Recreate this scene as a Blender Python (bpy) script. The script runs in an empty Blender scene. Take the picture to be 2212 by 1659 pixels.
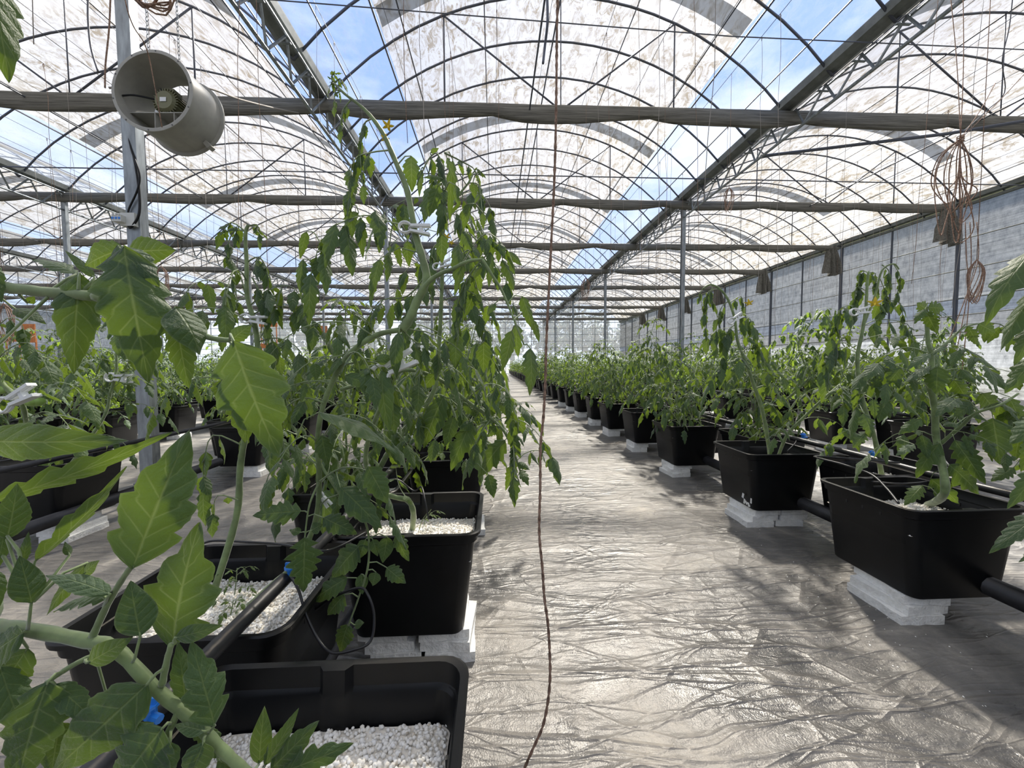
import bpy, math, random
import numpy as np
from mathutils import Vector, Matrix, noise

# ------------------------------------------------------------------ camera
R = math.radians
FPX, CX, CY = 831.0, 1106.0, 829.5
HCAM = 0.95
scn = bpy.context.scene
C = scn.collection
cam_d = bpy.data.cameras.new('camera')
cam = bpy.data.objects.new('camera', cam_d)
C.objects.link(cam)
cam_d.sensor_width = 36.0
cam_d.lens = 36.0 * FPX / 2212.0
cam_d.clip_start = 0.02
cam_d.clip_end = 300
YAW = math.atan(38.0 / FPX)
PITCH = math.atan(41.0 / FPX)
CM = Matrix.Rotation(-YAW, 3, 'Z') @ Matrix.Rotation(math.pi / 2 - PITCH, 3, 'X') @ Matrix.Rotation(-0.006, 3, 'Z')
cam.matrix_world = Matrix.Translation((0, 0, HCAM)) @ CM.to_4x4()
scn.camera = cam


def P(px, py, d):
    """world point seen at pixel px, py of the photograph, d metres along the view axis"""
    v = CM @ Vector(((px - CX) / FPX, -(py - CY) / FPX, -1.0))
    return Vector((0, 0, HCAM)) + v * d


# ------------------------------------------------------------------ light
SUN_AZ, SUN_EL = R(18), R(48)          # ahead of the camera, a little to the right, high
w = bpy.data.worlds.new('world')
scn.world = w
w.use_nodes = True
nt = w.node_tree
nt.nodes.clear()


def N(nt, typ, ins=None, **kw):
    n = nt.nodes.new(typ)
    for k, v in kw.items():
        setattr(n, k, v)
    for k, v in (ins or {}).items():
        s = n.inputs[k]
        if isinstance(v, bpy.types.NodeSocket):
            nt.links.new(v, s)
        else:
            s.default_value = v
    return n


def ramp(nt, fac, stops, interp='LINEAR'):
    n = nt.nodes.new('ShaderNodeValToRGB')
    nt.links.new(fac, n.inputs[0])
    n.color_ramp.interpolation = interp
    while len(n.color_ramp.elements) < len(stops):
        n.color_ramp.elements.new(0.5)
    for e, (p, c) in zip(n.color_ramp.elements, stops):
        e.position = p
        e.color = (c[0], c[1], c[2], 1) if len(c) == 3 else c
    return n.outputs[0]


def mathn(nt, op, a, b=0.5, c=None):
    n = nt.nodes.new('ShaderNodeMath')
    n.operation = op
    for i, v in enumerate((a, b, c)):
        if v is None:
            continue
        if isinstance(v, bpy.types.NodeSocket):
            nt.links.new(v, n.inputs[i])
        else:
            n.inputs[i].default_value = v
    return n.outputs[0]


def mixc(nt, fac, a, b, mode='MIX'):
    n = nt.nodes.new('ShaderNodeMix')
    n.data_type = 'RGBA'
    n.blend_type = mode
    for s, v in ((n.inputs[0], fac), (n.inputs[6], a), (n.inputs[7], b)):
        if isinstance(v, bpy.types.NodeSocket):
            nt.links.new(v, s)
        else:
            s.default_value = v if isinstance(v, (int, float)) else (v[0], v[1], v[2], 1)
    return n.outputs[2]


tc = N(nt, 'ShaderNodeTexCoord')
sep = N(nt, 'ShaderNodeSeparateXYZ', {0: tc.outputs['Generated']})
el = ramp(nt, sep.outputs[2], [(0.0, (0.62, 0.70, 0.82)), (0.12, (0.52, 0.64, 0.86)), (0.5, (0.27, 0.42, 0.80)), (1.0, (0.22, 0.36, 0.70))])
mp = N(nt, 'ShaderNodeMapping', {0: tc.outputs['Generated'], 'Scale': (1, 1, 2.2)})
cl = N(nt, 'ShaderNodeTexNoise', {'Vector': mp.outputs[0], 'Scale': 3.2, 'Detail': 6, 'Roughness': 0.55})
clf = ramp(nt, cl.outputs[0], [(0.46, (0, 0, 0)), (0.66, (1, 1, 1))])
skyc = mixc(nt, mathn(nt, 'MULTIPLY', clf, 0.75), el, (0.95, 0.97, 1.0))
gnd = mixc(nt, mathn(nt, 'GREATER_THAN', sep.outputs[2], -0.01), (0.12, 0.12, 0.10), skyc)
bg = N(nt, 'ShaderNodeBackground', {0: gnd, 1: 0.78})
wo = N(nt, 'ShaderNodeOutputWorld', {0: bg.outputs[0]})

sd = bpy.data.lights.new('sun', 'SUN')
sd.energy = 10.5
sd.angle = R(2.5)
sd.color = (1.0, 0.93, 0.82)
sun = bpy.data.objects.new('sun', sd)
C.objects.link(sun)
sdir = Vector((math.sin(SUN_AZ) * math.cos(SUN_EL), math.cos(SUN_AZ) * math.cos(SUN_EL), math.sin(SUN_EL)))
sun.rotation_euler = sdir.to_track_quat('Z', 'Y').to_euler()
sun.location = (3, 20, 25)

scn.view_settings.view_transform = 'Standard'
scn.view_settings.look = 'None'
scn.view_settings.gamma = 1
scn.view_settings.use_curve_mapping = False
scn.view_settings.exposure = 0.90
cy = scn.cycles
cy.use_denoising = True
cy.use_adaptive_sampling = True
cy.adaptive_threshold = 0.05
cy.max_bounces = 6
cy.diffuse_bounces = 3
cy.glossy_bounces = 2
cy.transmission_bounces = 4
cy.transparent_max_bounces = 12
cy.sample_clamp_indirect = 6
cy.caustics_reflective = False
cy.caustics_refractive = False

# ------------------------------------------------------------------ helpers
rnd = random.Random(7)


class MB:
    """collects vertices and faces, then links them as one mesh object"""

    def __init__(s):
        s.v = []; s.f = []; s.uv = []; s.t = []; s.m = []

    def add(s, v, f, uv=None, tint=0.5, mi=0):
        b = sum(len(a) for a in s.v)
        v = np.asarray(v, dtype=np.float64).reshape(-1, 3)
        s.v.append(v)
        s.f.extend([tuple(i + b for i in q) for q in f])
        s.uv.append(np.zeros((len(v), 2)) if uv is None else np.asarray(uv, dtype=float).reshape(-1, 2))
        s.t.append(np.full(len(v), tint))
        s.m.extend([mi] * len(f))
        return s

    def box(s, c, d, rot=None, mi=0, tint=0.5):
        x, y, z = d[0] / 2, d[1] / 2, d[2] / 2
        v = [Vector((a * x, b * y, e * z)) for a in (-1, 1) for b in (-1, 1) for e in (-1, 1)]
        if rot is not None:
            v = [rot @ q for q in v]
        v = [q + Vector(c) for q in v]
        return s.add(v, [(0, 1, 3, 2), (4, 6, 7, 5), (0, 4, 5, 1), (2, 3, 7, 6), (0, 2, 6, 4), (1, 5, 7, 3)], mi=mi, tint=tint)

    def tube(s, pts, r, n=6, mi=0, tint=0.5, cap=True, twist=0.0):
        pts = [Vector(p) for p in pts]
        k = len(pts)
        rs = list(r) if hasattr(r, '__len__') else [r] * k
        T = []
        for i in range(k):
            d = pts[min(i + 1, k - 1)] - pts[max(i - 1, 0)]
            T.append(d.normalized() if d.length > 1e-9 else Vector((0, 0, 1)))
        a = T[0].orthogonal().normalized()
        vs = []; uv = []
        L = 0
        for i in range(k):
            a = (a - T[i] * a.dot(T[i]))
            a = a.normalized() if a.length > 1e-6 else T[i].orthogonal().normalized()
            b = T[i].cross(a)
            if i:
                L += (pts[i] - pts[i - 1]).length
            for j in range(n):
                th = 2 * math.pi * j / n + twist * L
                vs.append(pts[i] + (a * math.cos(th) + b * math.sin(th)) * rs[i])
                uv.append((j / n, L))
        f = []
        for i in range(k - 1):
            for j in range(n):
                j2 = (j + 1) % n
                f.append((i * n + j, i * n + j2, (i + 1) * n + j2, (i + 1) * n + j))
        if cap:
            f.append(tuple(reversed(range(n))))
            f.append(tuple((k - 1) * n + j for j in range(n)))
        return s.add(vs, f, uv, tint=tint, mi=mi)

    def mesh(s, name, mats, smooth=True):
        me = bpy.data.meshes.new(name)
        V = np.concatenate(s.v)
        me.from_pydata(V.tolist(), [], s.f)
        for m in (mats if isinstance(mats, (list, tuple)) else [mats]):
            me.materials.append(m)
        nl = len(me.loops)
        li = np.empty(nl, dtype=np.int32)
        me.loops.foreach_get('vertex_index', li)
        uvl = me.uv_layers.new(name='UVMap')
        UV = np.concatenate(s.uv)[li]
        uvl.data.foreach_set('uv', UV.astype(np.float32).ravel())
        at = me.attributes.new('tint', 'FLOAT', 'POINT')
        at.data.foreach_set('value', np.concatenate(s.t).astype(np.float32))
        if smooth:
            me.polygons.foreach_set('use_smooth', [True] * len(me.polygons))
        if any(s.m):
            me.polygons.foreach_set('material_index', s.m)
        me.update()
        return me

    def build(s, name, mats, parent=None, smooth=False):
        o = bpy.data.objects.new(name, s.mesh(name, mats, smooth))
        C.objects.link(o)
        if parent:
            o.parent = parent
        return o


def put(name, me, parent=None, loc=(0, 0, 0), rz=0.0, sc=None):
    o = bpy.data.objects.new(name, me)
    C.objects.link(o)
    o.location = loc
    o.rotation_euler = (0, 0, rz)
    if sc:
        o.scale = sc if hasattr(sc, '__len__') else (sc, sc, sc)
    if parent:
        o.parent = parent
    return o


def empty(name, loc=(0, 0, 0), rz=0.0):
    o = bpy.data.objects.new(name, None)
    C.objects.link(o)
    o.location = loc
    o.rotation_euler = (0, 0, rz)
    o.empty_display_size = 0.1
    return o


def tag(o, label, cat, group=None, kind=None):
    if label:
        o['label'] = label
    if cat:
        o['category'] = cat
    if group:
        o['group'] = group
    if kind:
        o['kind'] = kind
    return o


def struct(o, label=None):
    o['kind'] = 'structure'
    if label:
        o['label'] = label
    return o


# ------------------------------------------------------------------ materials
def mat(name):
    m = bpy.data.materials.new(name)
    m.use_nodes = True
    m.node_tree.nodes.clear()
    return m, m.node_tree


def simple(name, col, rough=0.5, metal=0.0, spec=0.5, noise_scale=None, amt=0.25, bump=0.0, stretch=(1, 1, 1), col2=None, sheen=0.0):
    m, nt = mat(name)
    out = N(nt, 'ShaderNodeOutputMaterial')
    b = N(nt, 'ShaderNodeBsdfPrincipled', {'Base Color': (*col, 1), 'Roughness': rough, 'Metallic': metal, 'Specular IOR Level': spec})
    if noise_scale:
        tc = N(nt, 'ShaderNodeTexCoord')
        mp = N(nt, 'ShaderNodeMapping', {0: tc.outputs['Object'], 'Scale': stretch})
        n = N(nt, 'ShaderNodeTexNoise', {'Vector': mp.outputs[0], 'Scale': noise_scale, 'Detail': 5, 'Roughness': 0.6})
        c2 = col2 or tuple(c * (1 - amt * 1.6) for c in col)
        cc = ramp(nt, n.outputs[0], [(0.3, c2), (0.7, tuple(min(1, c * (1 + amt)) for c in col))])
        nt.links.new(cc, b.inputs['Base Color'])
        if bump:
            bp = N(nt, 'ShaderNodeBump', {'Height': n.outputs[0], 'Strength': bump, 'Distance': 0.02})
            nt.links.new(bp.outputs[0], b.inputs['Normal'])
    if sheen:
        b.inputs['Sheen Weight'].default_value = sheen
    nt.links.new(b.outputs[0], out.inputs[0])
    return m


M = {}
M['galv'] = simple('galvanised_steel', (0.30, 0.33, 0.35), 0.45, 0.6, noise_scale=18, amt=0.25, stretch=(1, 1, 0.25))
M['rib'] = simple('dark_tube_steel', (0.11, 0.12, 0.15), 0.5, 0.5)
M['rail'] = simple('dull_gutter_steel', (0.20, 0.215, 0.21), 0.55, 0.4, noise_scale=6, amt=0.2)
M['black'] = simple('black_plastic', (0.0055, 0.0058, 0.0065), 0.40, 0, 0.30, noise_scale=9, amt=0.5, col2=(0.004, 0.004, 0.0045))
M['pipe'] = simple('black_pipe', (0.022, 0.022, 0.025), 0.42, 0, 0.5, noise_scale=14, amt=0.4)
M['foam'] = simple('white_foam', (0.95, 0.945, 0.91), 0.85, 0, 0.2, noise_scale=60, amt=0.06, bump=0.5)
M['twine'] = simple('twine', (0.30, 0.20, 0.15), 0.9, 0, 0.1, noise_scale=90, amt=0.4)
M['paletwine'] = simple('pale_twine', (0.36, 0.33, 0.30), 0.9, 0, 0.1)
M['white'] = simple('white_plastic', (0.80, 0.82, 0.82), 0.4)
M['cloth'] = simple('shade_cloth', (0.20, 0.195, 0.175), 0.8, 0, 0.2, noise_scale=5, amt=0.35, bump=0.9, stretch=(0.25, 6, 9))
M['fan'] = simple('fan_paint', (0.36, 0.355, 0.32), 0.42, 0, 0.4, noise_scale=12, amt=0.08)
M['motor'] = simple('motor_paint', (0.16, 0.16, 0.085), 0.45, 0.1)
M['blue'] = simple('blue_plastic', (0.03, 0.22, 0.72), 0.35)
M['orange'] = simple('orange_board', (0.72, 0.25, 0.08), 0.7, noise_scale=6, amt=0.2)
M['wirem'] = simple('wire_steel', (0.12, 0.12, 0.13), 0.5, 0.4)
M['tomato'] = simple('green_tomato', (0.30, 0.46, 0.12), 0.3, 0, 0.5)
M['petal'] = simple('yellow_petal', (0.85, 0.62, 0.05), 0.5)
M['ground'] = simple('outside_ground', (0.16, 0.17, 0.10), 0.9, noise_scale=0.6, amt=0.3)
M['bark'] = simple('bark', (0.10, 0.08, 0.06), 0.9)
M['outleaf'] = simple('outside_leaves', (0.05, 0.10, 0.04), 0.7, noise_scale=1.5, amt=0.4)


def film_mat(name, trans, lucent, tint, dirt, forward, tcol=(1, 1, 1), dirtcol=(0.26, 0.215, 0.14)):
    """plastic sheet: part clear, part milky; dirt streaks block some light"""
    m, nt = mat(name)
    out = N(nt, 'ShaderNodeOutputMaterial')
    tc = N(nt, 'ShaderNodeTexCoord')
    mp = N(nt, 'ShaderNodeMapping', {0: tc.outputs['Object'], 'Scale': (1.0, 0.45, 1.0), 'Rotation': (0, 0, 0.5)})
    n1 = N(nt, 'ShaderNodeTexNoise', {'Vector': mp.outputs[0], 'Scale': 7, 'Detail': 8, 'Roughness': 0.80, 'Distortion': 0.8})
    n2 = N(nt, 'ShaderNodeTexNoise', {'Vector': tc.outputs['Object'], 'Scale': 1.1, 'Detail': 3, 'Roughness': 0.6})
    d = mathn(nt, 'MULTIPLY', ramp(nt, n1.outputs[0], [(0.47, (0, 0, 0)), (0.57, (1, 1, 1))]), ramp(nt, n2.outputs[0], [(0.32, (0.3,) * 3), (0.58, (1, 1, 1))]))
    d = mathn(nt, 'MULTIPLY', d, dirt)
    col = mixc(nt, d, tint, dirtcol)
    tl = N(nt, 'ShaderNodeBsdfTranslucent', {0: col})
    rf = N(nt, 'ShaderNodeBsdfRefraction', {0: col, 'Roughness': 0.42, 'IOR': 1.2})
    df = N(nt, 'ShaderNodeBsdfDiffuse', {0: col})
    tr = N(nt, 'ShaderNodeBsdfTransparent', {0: (*tcol, 1)})
    a = N(nt, 'ShaderNodeMixShader', {0: forward, 1: tl.outputs[0], 2: rf.outputs[0]})
    b = N(nt, 'ShaderNodeMixShader', {0: 1 - lucent, 1: a.outputs[0], 2: df.outputs[0]})
    tf = mathn(nt, 'SUBTRACT', trans, mathn(nt, 'MULTIPLY', d, trans * 0.6))
    c = N(nt, 'ShaderNodeMixShader', {0: tf, 1: b.outputs[0], 2: tr.outputs[0]})
    nt.links.new(c.outputs[0], out.inputs[0])
    return m


M['film'] = film_mat('dirty_roof_film', 0.30, 0.80, (0.58, 0.555, 0.495), 1.0, 0.5)
M['clear'] = film_mat('clear_vent_film', 0.86, 0.5, (0.60, 0.68, 0.80), 0.4, 0.2, tcol=(0.92, 0.95, 1.0))
M['overlap'] = film_mat('doubled_film', 0.10, 0.35, (0.27, 0.30, 0.35), 0.3, 0.0, tcol=(0.7, 0.75, 0.85))
M['gable'] = film_mat('gable_film', 0.72, 0.6, (0.45, 0.50, 0.58), 0.5, 0.0)


def curtain_mat():
    m, nt = mat('side_wall_net')
    out = N(nt, 'ShaderNodeOutputMaterial')
    tc = N(nt, 'ShaderNodeTexCoord')
    mp = N(nt, 'ShaderNodeMapping', {0: tc.outputs['Object'], 'Scale': (1, 0.12, 7.0)})
    n1 = N(nt, 'ShaderNodeTexNoise', {'Vector': mp.outputs[0], 'Scale': 3, 'Detail': 7, 'Roughness': 0.75})
    mp2 = N(nt, 'ShaderNodeMapping', {0: tc.outputs['Object'], 'Scale': (1, 2.5, 1.4)})
    n2 = N(nt, 'ShaderNodeTexNoise', {'Vector': mp2.outputs[0], 'Scale': 3, 'Detail': 6, 'Roughness': 0.7})
    k = mathn(nt, 'MULTIPLY', n1.outputs[0], n2.outputs[0])
    col = ramp(nt, k, [(0.13, (0.11, 0.11, 0.11)), (0.22, (0.28, 0.28, 0.285)), (0.36, (0.46, 0.46, 0.47))])
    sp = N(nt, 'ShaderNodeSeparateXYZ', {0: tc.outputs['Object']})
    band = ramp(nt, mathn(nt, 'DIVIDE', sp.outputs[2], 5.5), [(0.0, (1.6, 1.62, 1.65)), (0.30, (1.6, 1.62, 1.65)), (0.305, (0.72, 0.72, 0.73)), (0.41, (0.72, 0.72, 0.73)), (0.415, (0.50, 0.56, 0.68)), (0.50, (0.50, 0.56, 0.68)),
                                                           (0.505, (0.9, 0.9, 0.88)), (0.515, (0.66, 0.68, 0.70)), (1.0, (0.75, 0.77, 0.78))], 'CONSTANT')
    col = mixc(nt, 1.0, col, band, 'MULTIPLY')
    tl = N(nt, 'ShaderNodeBsdfTranslucent', {0: col})
    df = N(nt, 'ShaderNodeBsdfDiffuse', {0: col})
    a = N(nt, 'ShaderNodeMixShader', {0: 0.45, 1: tl.outputs[0], 2: df.outputs[0]})
    tr = N(nt, 'ShaderNodeBsdfTransparent')
    c = N(nt, 'ShaderNodeMixShader', {0: 0.10, 1: a.outputs[0], 2: tr.outputs[0]})
    nt.links.new(c.outputs[0], out.inputs[0])
    return m


M['curtain'] = curtain_mat()


def floor_mat():
    m, nt = mat('crinkled_mulch_film')
    out = N(nt, 'ShaderNodeOutputMaterial')
    tc = N(nt, 'ShaderNodeTexCoord')
    o = tc.outputs['Object']
    n0 = N(nt, 'ShaderNodeTexNoise', {'Vector': o, 'Scale': 1.3, 'Detail': 6, 'Roughness': 0.62})
    warp = N(nt, 'ShaderNodeTexNoise', {'Vector': o, 'Scale': 1.6, 'Detail': 3})
    hs = mathn(nt, 'MULTIPLY', n0.outputs[0], 1.6)
    lines = None
    for sc, rot, stretch, amt in ((2.2, 0.15, 5.0, 0.50), (3.5, -0.5, 4.0, 0.34), (3.0, 1.15, 4.5, 0.30), (7.5, 0.35, 3.0, 0.22), (6.5, -1.0, 3.5, 0.16)):
        wc = mixc(nt, 0.16, o, warp.outputs[1], 'ADD')
        mp = N(nt, 'ShaderNodeMapping', {0: wc, 'Rotation': (0, 0, rot), 'Scale': (1.0, stretch, 1.0), 'Location': (sc, rot * 3, 0)})
        v = N(nt, 'ShaderNodeTexVoronoi', {'Vector': mp.outputs[0], 'Scale': sc * 0.42}, feature='DISTANCE_TO_EDGE')
        ln = ramp(nt, v.outputs[0], [(0.0, (1, 1, 1)), (0.03, (0.25,) * 3), (0.10, (0, 0, 0))])
        v2 = N(nt, 'ShaderNodeTexNoise', {'Vector': mp.outputs[0], 'Scale': sc * 0.9, 'Detail': 3, 'Roughness': 0.55})
        hs = mathn(nt, 'ADD', hs, mathn(nt, 'ADD', mathn(nt, 'MULTIPLY', ln, amt * 0.45), mathn(nt, 'MULTIPLY', v2.outputs[0], amt * 1.1)))
        lines = ln if lines is None else mathn(nt, 'MAXIMUM', lines, mathn(nt, 'MULTIPLY', ln, 0.6))
    fine = N(nt, 'ShaderNodeTexNoise', {'Vector': o, 'Scale': 220, 'Detail': 2})
    h = mathn(nt, 'ADD', hs, mathn(nt, 'MULTIPLY', fine.outputs[0], 0.06))
    bp = N(nt, 'ShaderNodeBump', {'Height': h, 'Strength': 0.9, 'Distance': 0.022})
    n5 = N(nt, 'ShaderNodeTexNoise', {'Vector': o, 'Scale': 3.4, 'Detail': 8, 'Roughness': 0.7, 'Distortion': 0.7})
    k = mathn(nt, 'ADD', mathn(nt, 'MULTIPLY', n0.outputs[0], 0.6), mathn(nt, 'MULTIPLY', n5.outputs[0], 0.5))
    dust = ramp(nt, k, [(0.44, (0.055, 0.055, 0.055)), (0.54, (0.11, 0.106, 0.10)), (0.62, (0.20, 0.188, 0.17)), (0.70, (0.42, 0.385, 0.33))])
    dust = mixc(nt, mathn(nt, 'MULTIPLY', lines, 0.22), dust, (0.30, 0.27, 0.23))
    b = N(nt, 'ShaderNodeBsdfPrincipled', {'Base Color': dust, 'Roughness': ramp(nt, k, [(0.45, (0.33,) * 3), (0.68, (0.6,) * 3)]), 'Specular IOR Level': 0.7, 'Normal': bp.outputs[0]})
    nt.links.new(b.outputs[0], out.inputs[0])
    return m


M['floor'] = floor_mat()


def perlite_mat():
    m, nt = mat('perlite')
    out = N(nt, 'ShaderNodeOutputMaterial')
    at = N(nt, 'ShaderNodeAttribute', attribute_name='tint')
    col = ramp(nt, at.outputs['Fac'], [(0.0, (0.42, 0.37, 0.30)), (0.12, (0.80, 0.72, 0.60)), (0.5, (0.92, 0.89, 0.82)), (1.0, (0.96, 0.95, 0.92))])
    tc = N(nt, 'ShaderNodeTexCoord')
    v = N(nt, 'ShaderNodeTexVoronoi', {'Vector': tc.outputs['Object'], 'Scale': 130})
    bp = N(nt, 'ShaderNodeBump', {'Height': v.outputs[0], 'Strength': 0.35, 'Distance': 0.004, }, invert=True)
    b = N(nt, 'ShaderNodeBsdfPrincipled', {'Base Color': col, 'Roughness': 0.8, 'Normal': bp.outputs[0]})
    nt.links.new(b.outputs[0], out.inputs[0])
    return m


M['perlite'] = perlite_mat()


def leaf_mat(name, dark, light, lucent, veins=True, vcol=(0.22, 0.30, 0.11)):
    m, nt = mat(name)
    out = N(nt, 'ShaderNodeOutputMaterial')
    at = N(nt, 'ShaderNodeAttribute', attribute_name='tint')
    tc = N(nt, 'ShaderNodeTexCoord')
    base = mixc(nt, at.outputs['Fac'], dark, light)
    geo = N(nt, 'ShaderNodeNewGeometry')
    base = mixc(nt, mathn(nt, 'MULTIPLY', geo.outputs['Backfacing'], 0.45), base, (0.15, 0.21, 0.10))
    tlc = lucent
    kw = {}
    if veins:
        uv = N(nt, 'ShaderNodeUVMap')
        sp = N(nt, 'ShaderNodeSeparateXYZ', {0: uv.outputs[0]})
        a = mathn(nt, 'ABSOLUTE', mathn(nt, 'MULTIPLY', mathn(nt, 'SUBTRACT', sp.outputs[0], 0.5), 2.0))
        side = mathn(nt, 'FRACT', mathn(nt, 'SUBTRACT', mathn(nt, 'MULTIPLY', sp.outputs[1], 7.0), mathn(nt, 'MULTIPLY', mathn(nt, 'POWER', a, 0.85), 1.25)))
        ln = mathn(nt, 'ABSOLUTE', mathn(nt, 'SUBTRACT', side, 0.5))
        v1 = ramp(nt, ln, [(0.0, (1, 1, 1)), (0.085, (0, 0, 0))])
        v1 = mathn(nt, 'MULTIPLY', v1, ramp(nt, a, [(0.5, (1, 1, 1)), (0.98, (0.1,) * 3)]))
        v0 = ramp(nt, a, [(0.0, (1, 1, 1)), (0.07, (0, 0, 0))])
        vein = mathn(nt, 'MAXIMUM', mathn(nt, 'MULTIPLY', v1, 0.7), v0)
        mp = N(nt, 'ShaderNodeMapping', {0: uv.outputs[0], 'Scale': (1, 2, 1)})
        nz = N(nt, 'ShaderNodeTexNoise', {'Vector': mp.outputs[0], 'Scale': 9, 'Detail': 4, 'Roughness': 0.6})
        base = mixc(nt, mathn(nt, 'MULTIPLY', nz.outputs[0], 0.5), base, tuple(c * 1.5 for c in dark))
        edge = ramp(nt, a, [(0.90, (0, 0, 0)), (1.0, (1, 1, 1))])
        base = mixc(nt, mathn(nt, 'MULTIPLY', edge, 0.35), base, (0.30, 0.36, 0.20))
        base = mixc(nt, mathn(nt, 'MULTIPLY', vein, 0.55), base, vcol)
        tlc = mixc(nt, mathn(nt, 'MULTIPLY', vein, 0.5), lucent, (0.60, 0.72, 0.25))
        puck = mathn(nt, 'SUBTRACT', mathn(nt, 'MULTIPLY', mathn(nt, 'SQRT', ln), 0.9), mathn(nt, 'MULTIPLY', v0, 0.6))
        puck = mathn(nt, 'ADD', puck, mathn(nt, 'MULTIPLY', nz.outputs[0], 1.2))
        bp = N(nt, 'ShaderNodeBump', {'Height': puck, 'Strength': 0.55, 'Distance': 0.004})
        kw['Normal'] = bp.outputs[0]
    b = N(nt, 'ShaderNodeBsdfPrincipled', {'Base Color': base, 'Roughness': 0.52, 'Specular IOR Level': 0.45, 'Sheen Weight': 0.45, 'Sheen Roughness': 0.4, **kw})
    t = N(nt, 'ShaderNodeBsdfTranslucent', {0: tlc if isinstance(tlc, bpy.types.NodeSocket) else (*tlc, 1)})
    mx = N(nt, 'ShaderNodeMixShader', {0: 0.33, 1: b.outputs[0], 2: t.outputs[0]})
    nt.links.new(mx.outputs[0], out.inputs[0])
    return m


M['leaf'] = leaf_mat('tomato_leaf', (0.026, 0.064, 0.031), (0.066, 0.125, 0.046), (0.25, 0.38, 0.02))
M['leaf_far'] = leaf_mat('tomato_leaf_plain', (0.022, 0.070, 0.026), (0.085, 0.18, 0.045), (0.33, 0.48, 0.04), veins=False)
M['stem'] = simple('tomato_stem', (0.19, 0.26, 0.105), 0.55, 0, 0.35, noise_scale=30, amt=0.25, sheen=0.4)
M['stem_brown'] = simple('woody_stem', (0.16, 0.14, 0.08), 0.7, noise_scale=40, amt=0.3)

# ------------------------------------------------------------------ the greenhouse shell
GZ = HCAM + 4.40
RISE = 1.87
BAY = 8.04
HS = BAY / 2
RC = (HS * HS + RISE * RISE) / (2 * RISE)
GX = [-35.0 + BAY * i for i in range(7)]          # ... -10.88, -2.84, 5.20, 13.24
GX = [-2.84 + BAY * k for k in (-4, -3, -2, -1, 0, 1, 2)]
FY = [6.80 + 3.70 * k for k in range(-1, 10)]     # frames (FY[1] is the nearest one in view)
YB, YE = -9.0, FY[-1]


def arch_z(dx):
    return GZ + math.sqrt(RC * RC - dx * dx) - (RC - RISE)


def sheet(name, x0, x1, ys, cx, m, nx=10, dz=0.03, sag=0.0):
    """curved film strip with a little real sag between the ribs"""
    b = MB()
    v = []
    for j, y in enumerate(ys):
        for i in range(nx + 1):
            dx = x0 + (x1 - x0) * i / nx
            s = sag * (1 if j % 2 else 0)
            v.append((cx + dx, y, arch_z(dx) + dz - s))
    f = [(j * (nx + 1) + i, j * (nx + 1) + i + 1, (j + 1) * (nx + 1) + i + 1, (j + 1) * (nx + 1) + i) for j in range(len(ys) - 1) for i in range(nx)]
    b.add(v, f)
    return b.build(name, m, smooth=True)


RP = 3.7 / 4
ribys = []
y = FY[0]
while y < YE + 0.01:
    ribys.append(y)
    y += RP
ys_film = [YB, -4.0, 0.0] + sorted(ribys + [r + RP / 2 for r in ribys[:-1]])

fb = MB()
fb.add([(GX[0], YB, 0), (GX[-1] + 0.1, YB, 0), (GX[-1] + 0.1, YE, 0), (GX[0], YE, 0)], [(0, 1, 2, 3)])
struct(fb.build('floor', M['floor']), 'crinkled dark plastic sheet covering the whole floor')
gb = MB()
gb.add([(-90, -40, -0.05), (90, -40, -0.05), (90, 130, -0.05), (-90, 130, -0.05)], [(0, 1, 2, 3)])
struct(gb.build('ground', M['ground']), 'open ground outside the greenhouse')

VW = 1.08                                          # width of the clear vent strip beside each gutter
wn = 0
for bi in range(6):
    cx = GX[bi] + HS
    last = bi == 5
    x1 = HS - 0.05 if last else HS - VW
    struct(sheet('ceiling', -HS + VW, x1, ys_film, cx, M['film'], 16, sag=0.02), 'dirty milky film over an arched bay')
    for s in ((-1,) if last else (-1, 1)):
        wn += 1
        a, b2 = (-HS + 0.1, -HS + VW) if s < 0 else (HS - VW, HS - 0.1)
        struct(sheet('window_%d' % wn, a, b2, ys_film, cx, M['clear'], 4, dz=0.02), 'clear roof vent film along a gutter')
    for y in FY[1:]:
        struct(sheet('trim_%d' % (wn * 20 + FY.index(y)), -HS + VW + 0.02, HS - VW - 0.02, [y - 0.66, y - 0.30], cx, M['overlap'], 16, dz=0.012), 'grey overlap of two films')

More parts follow.
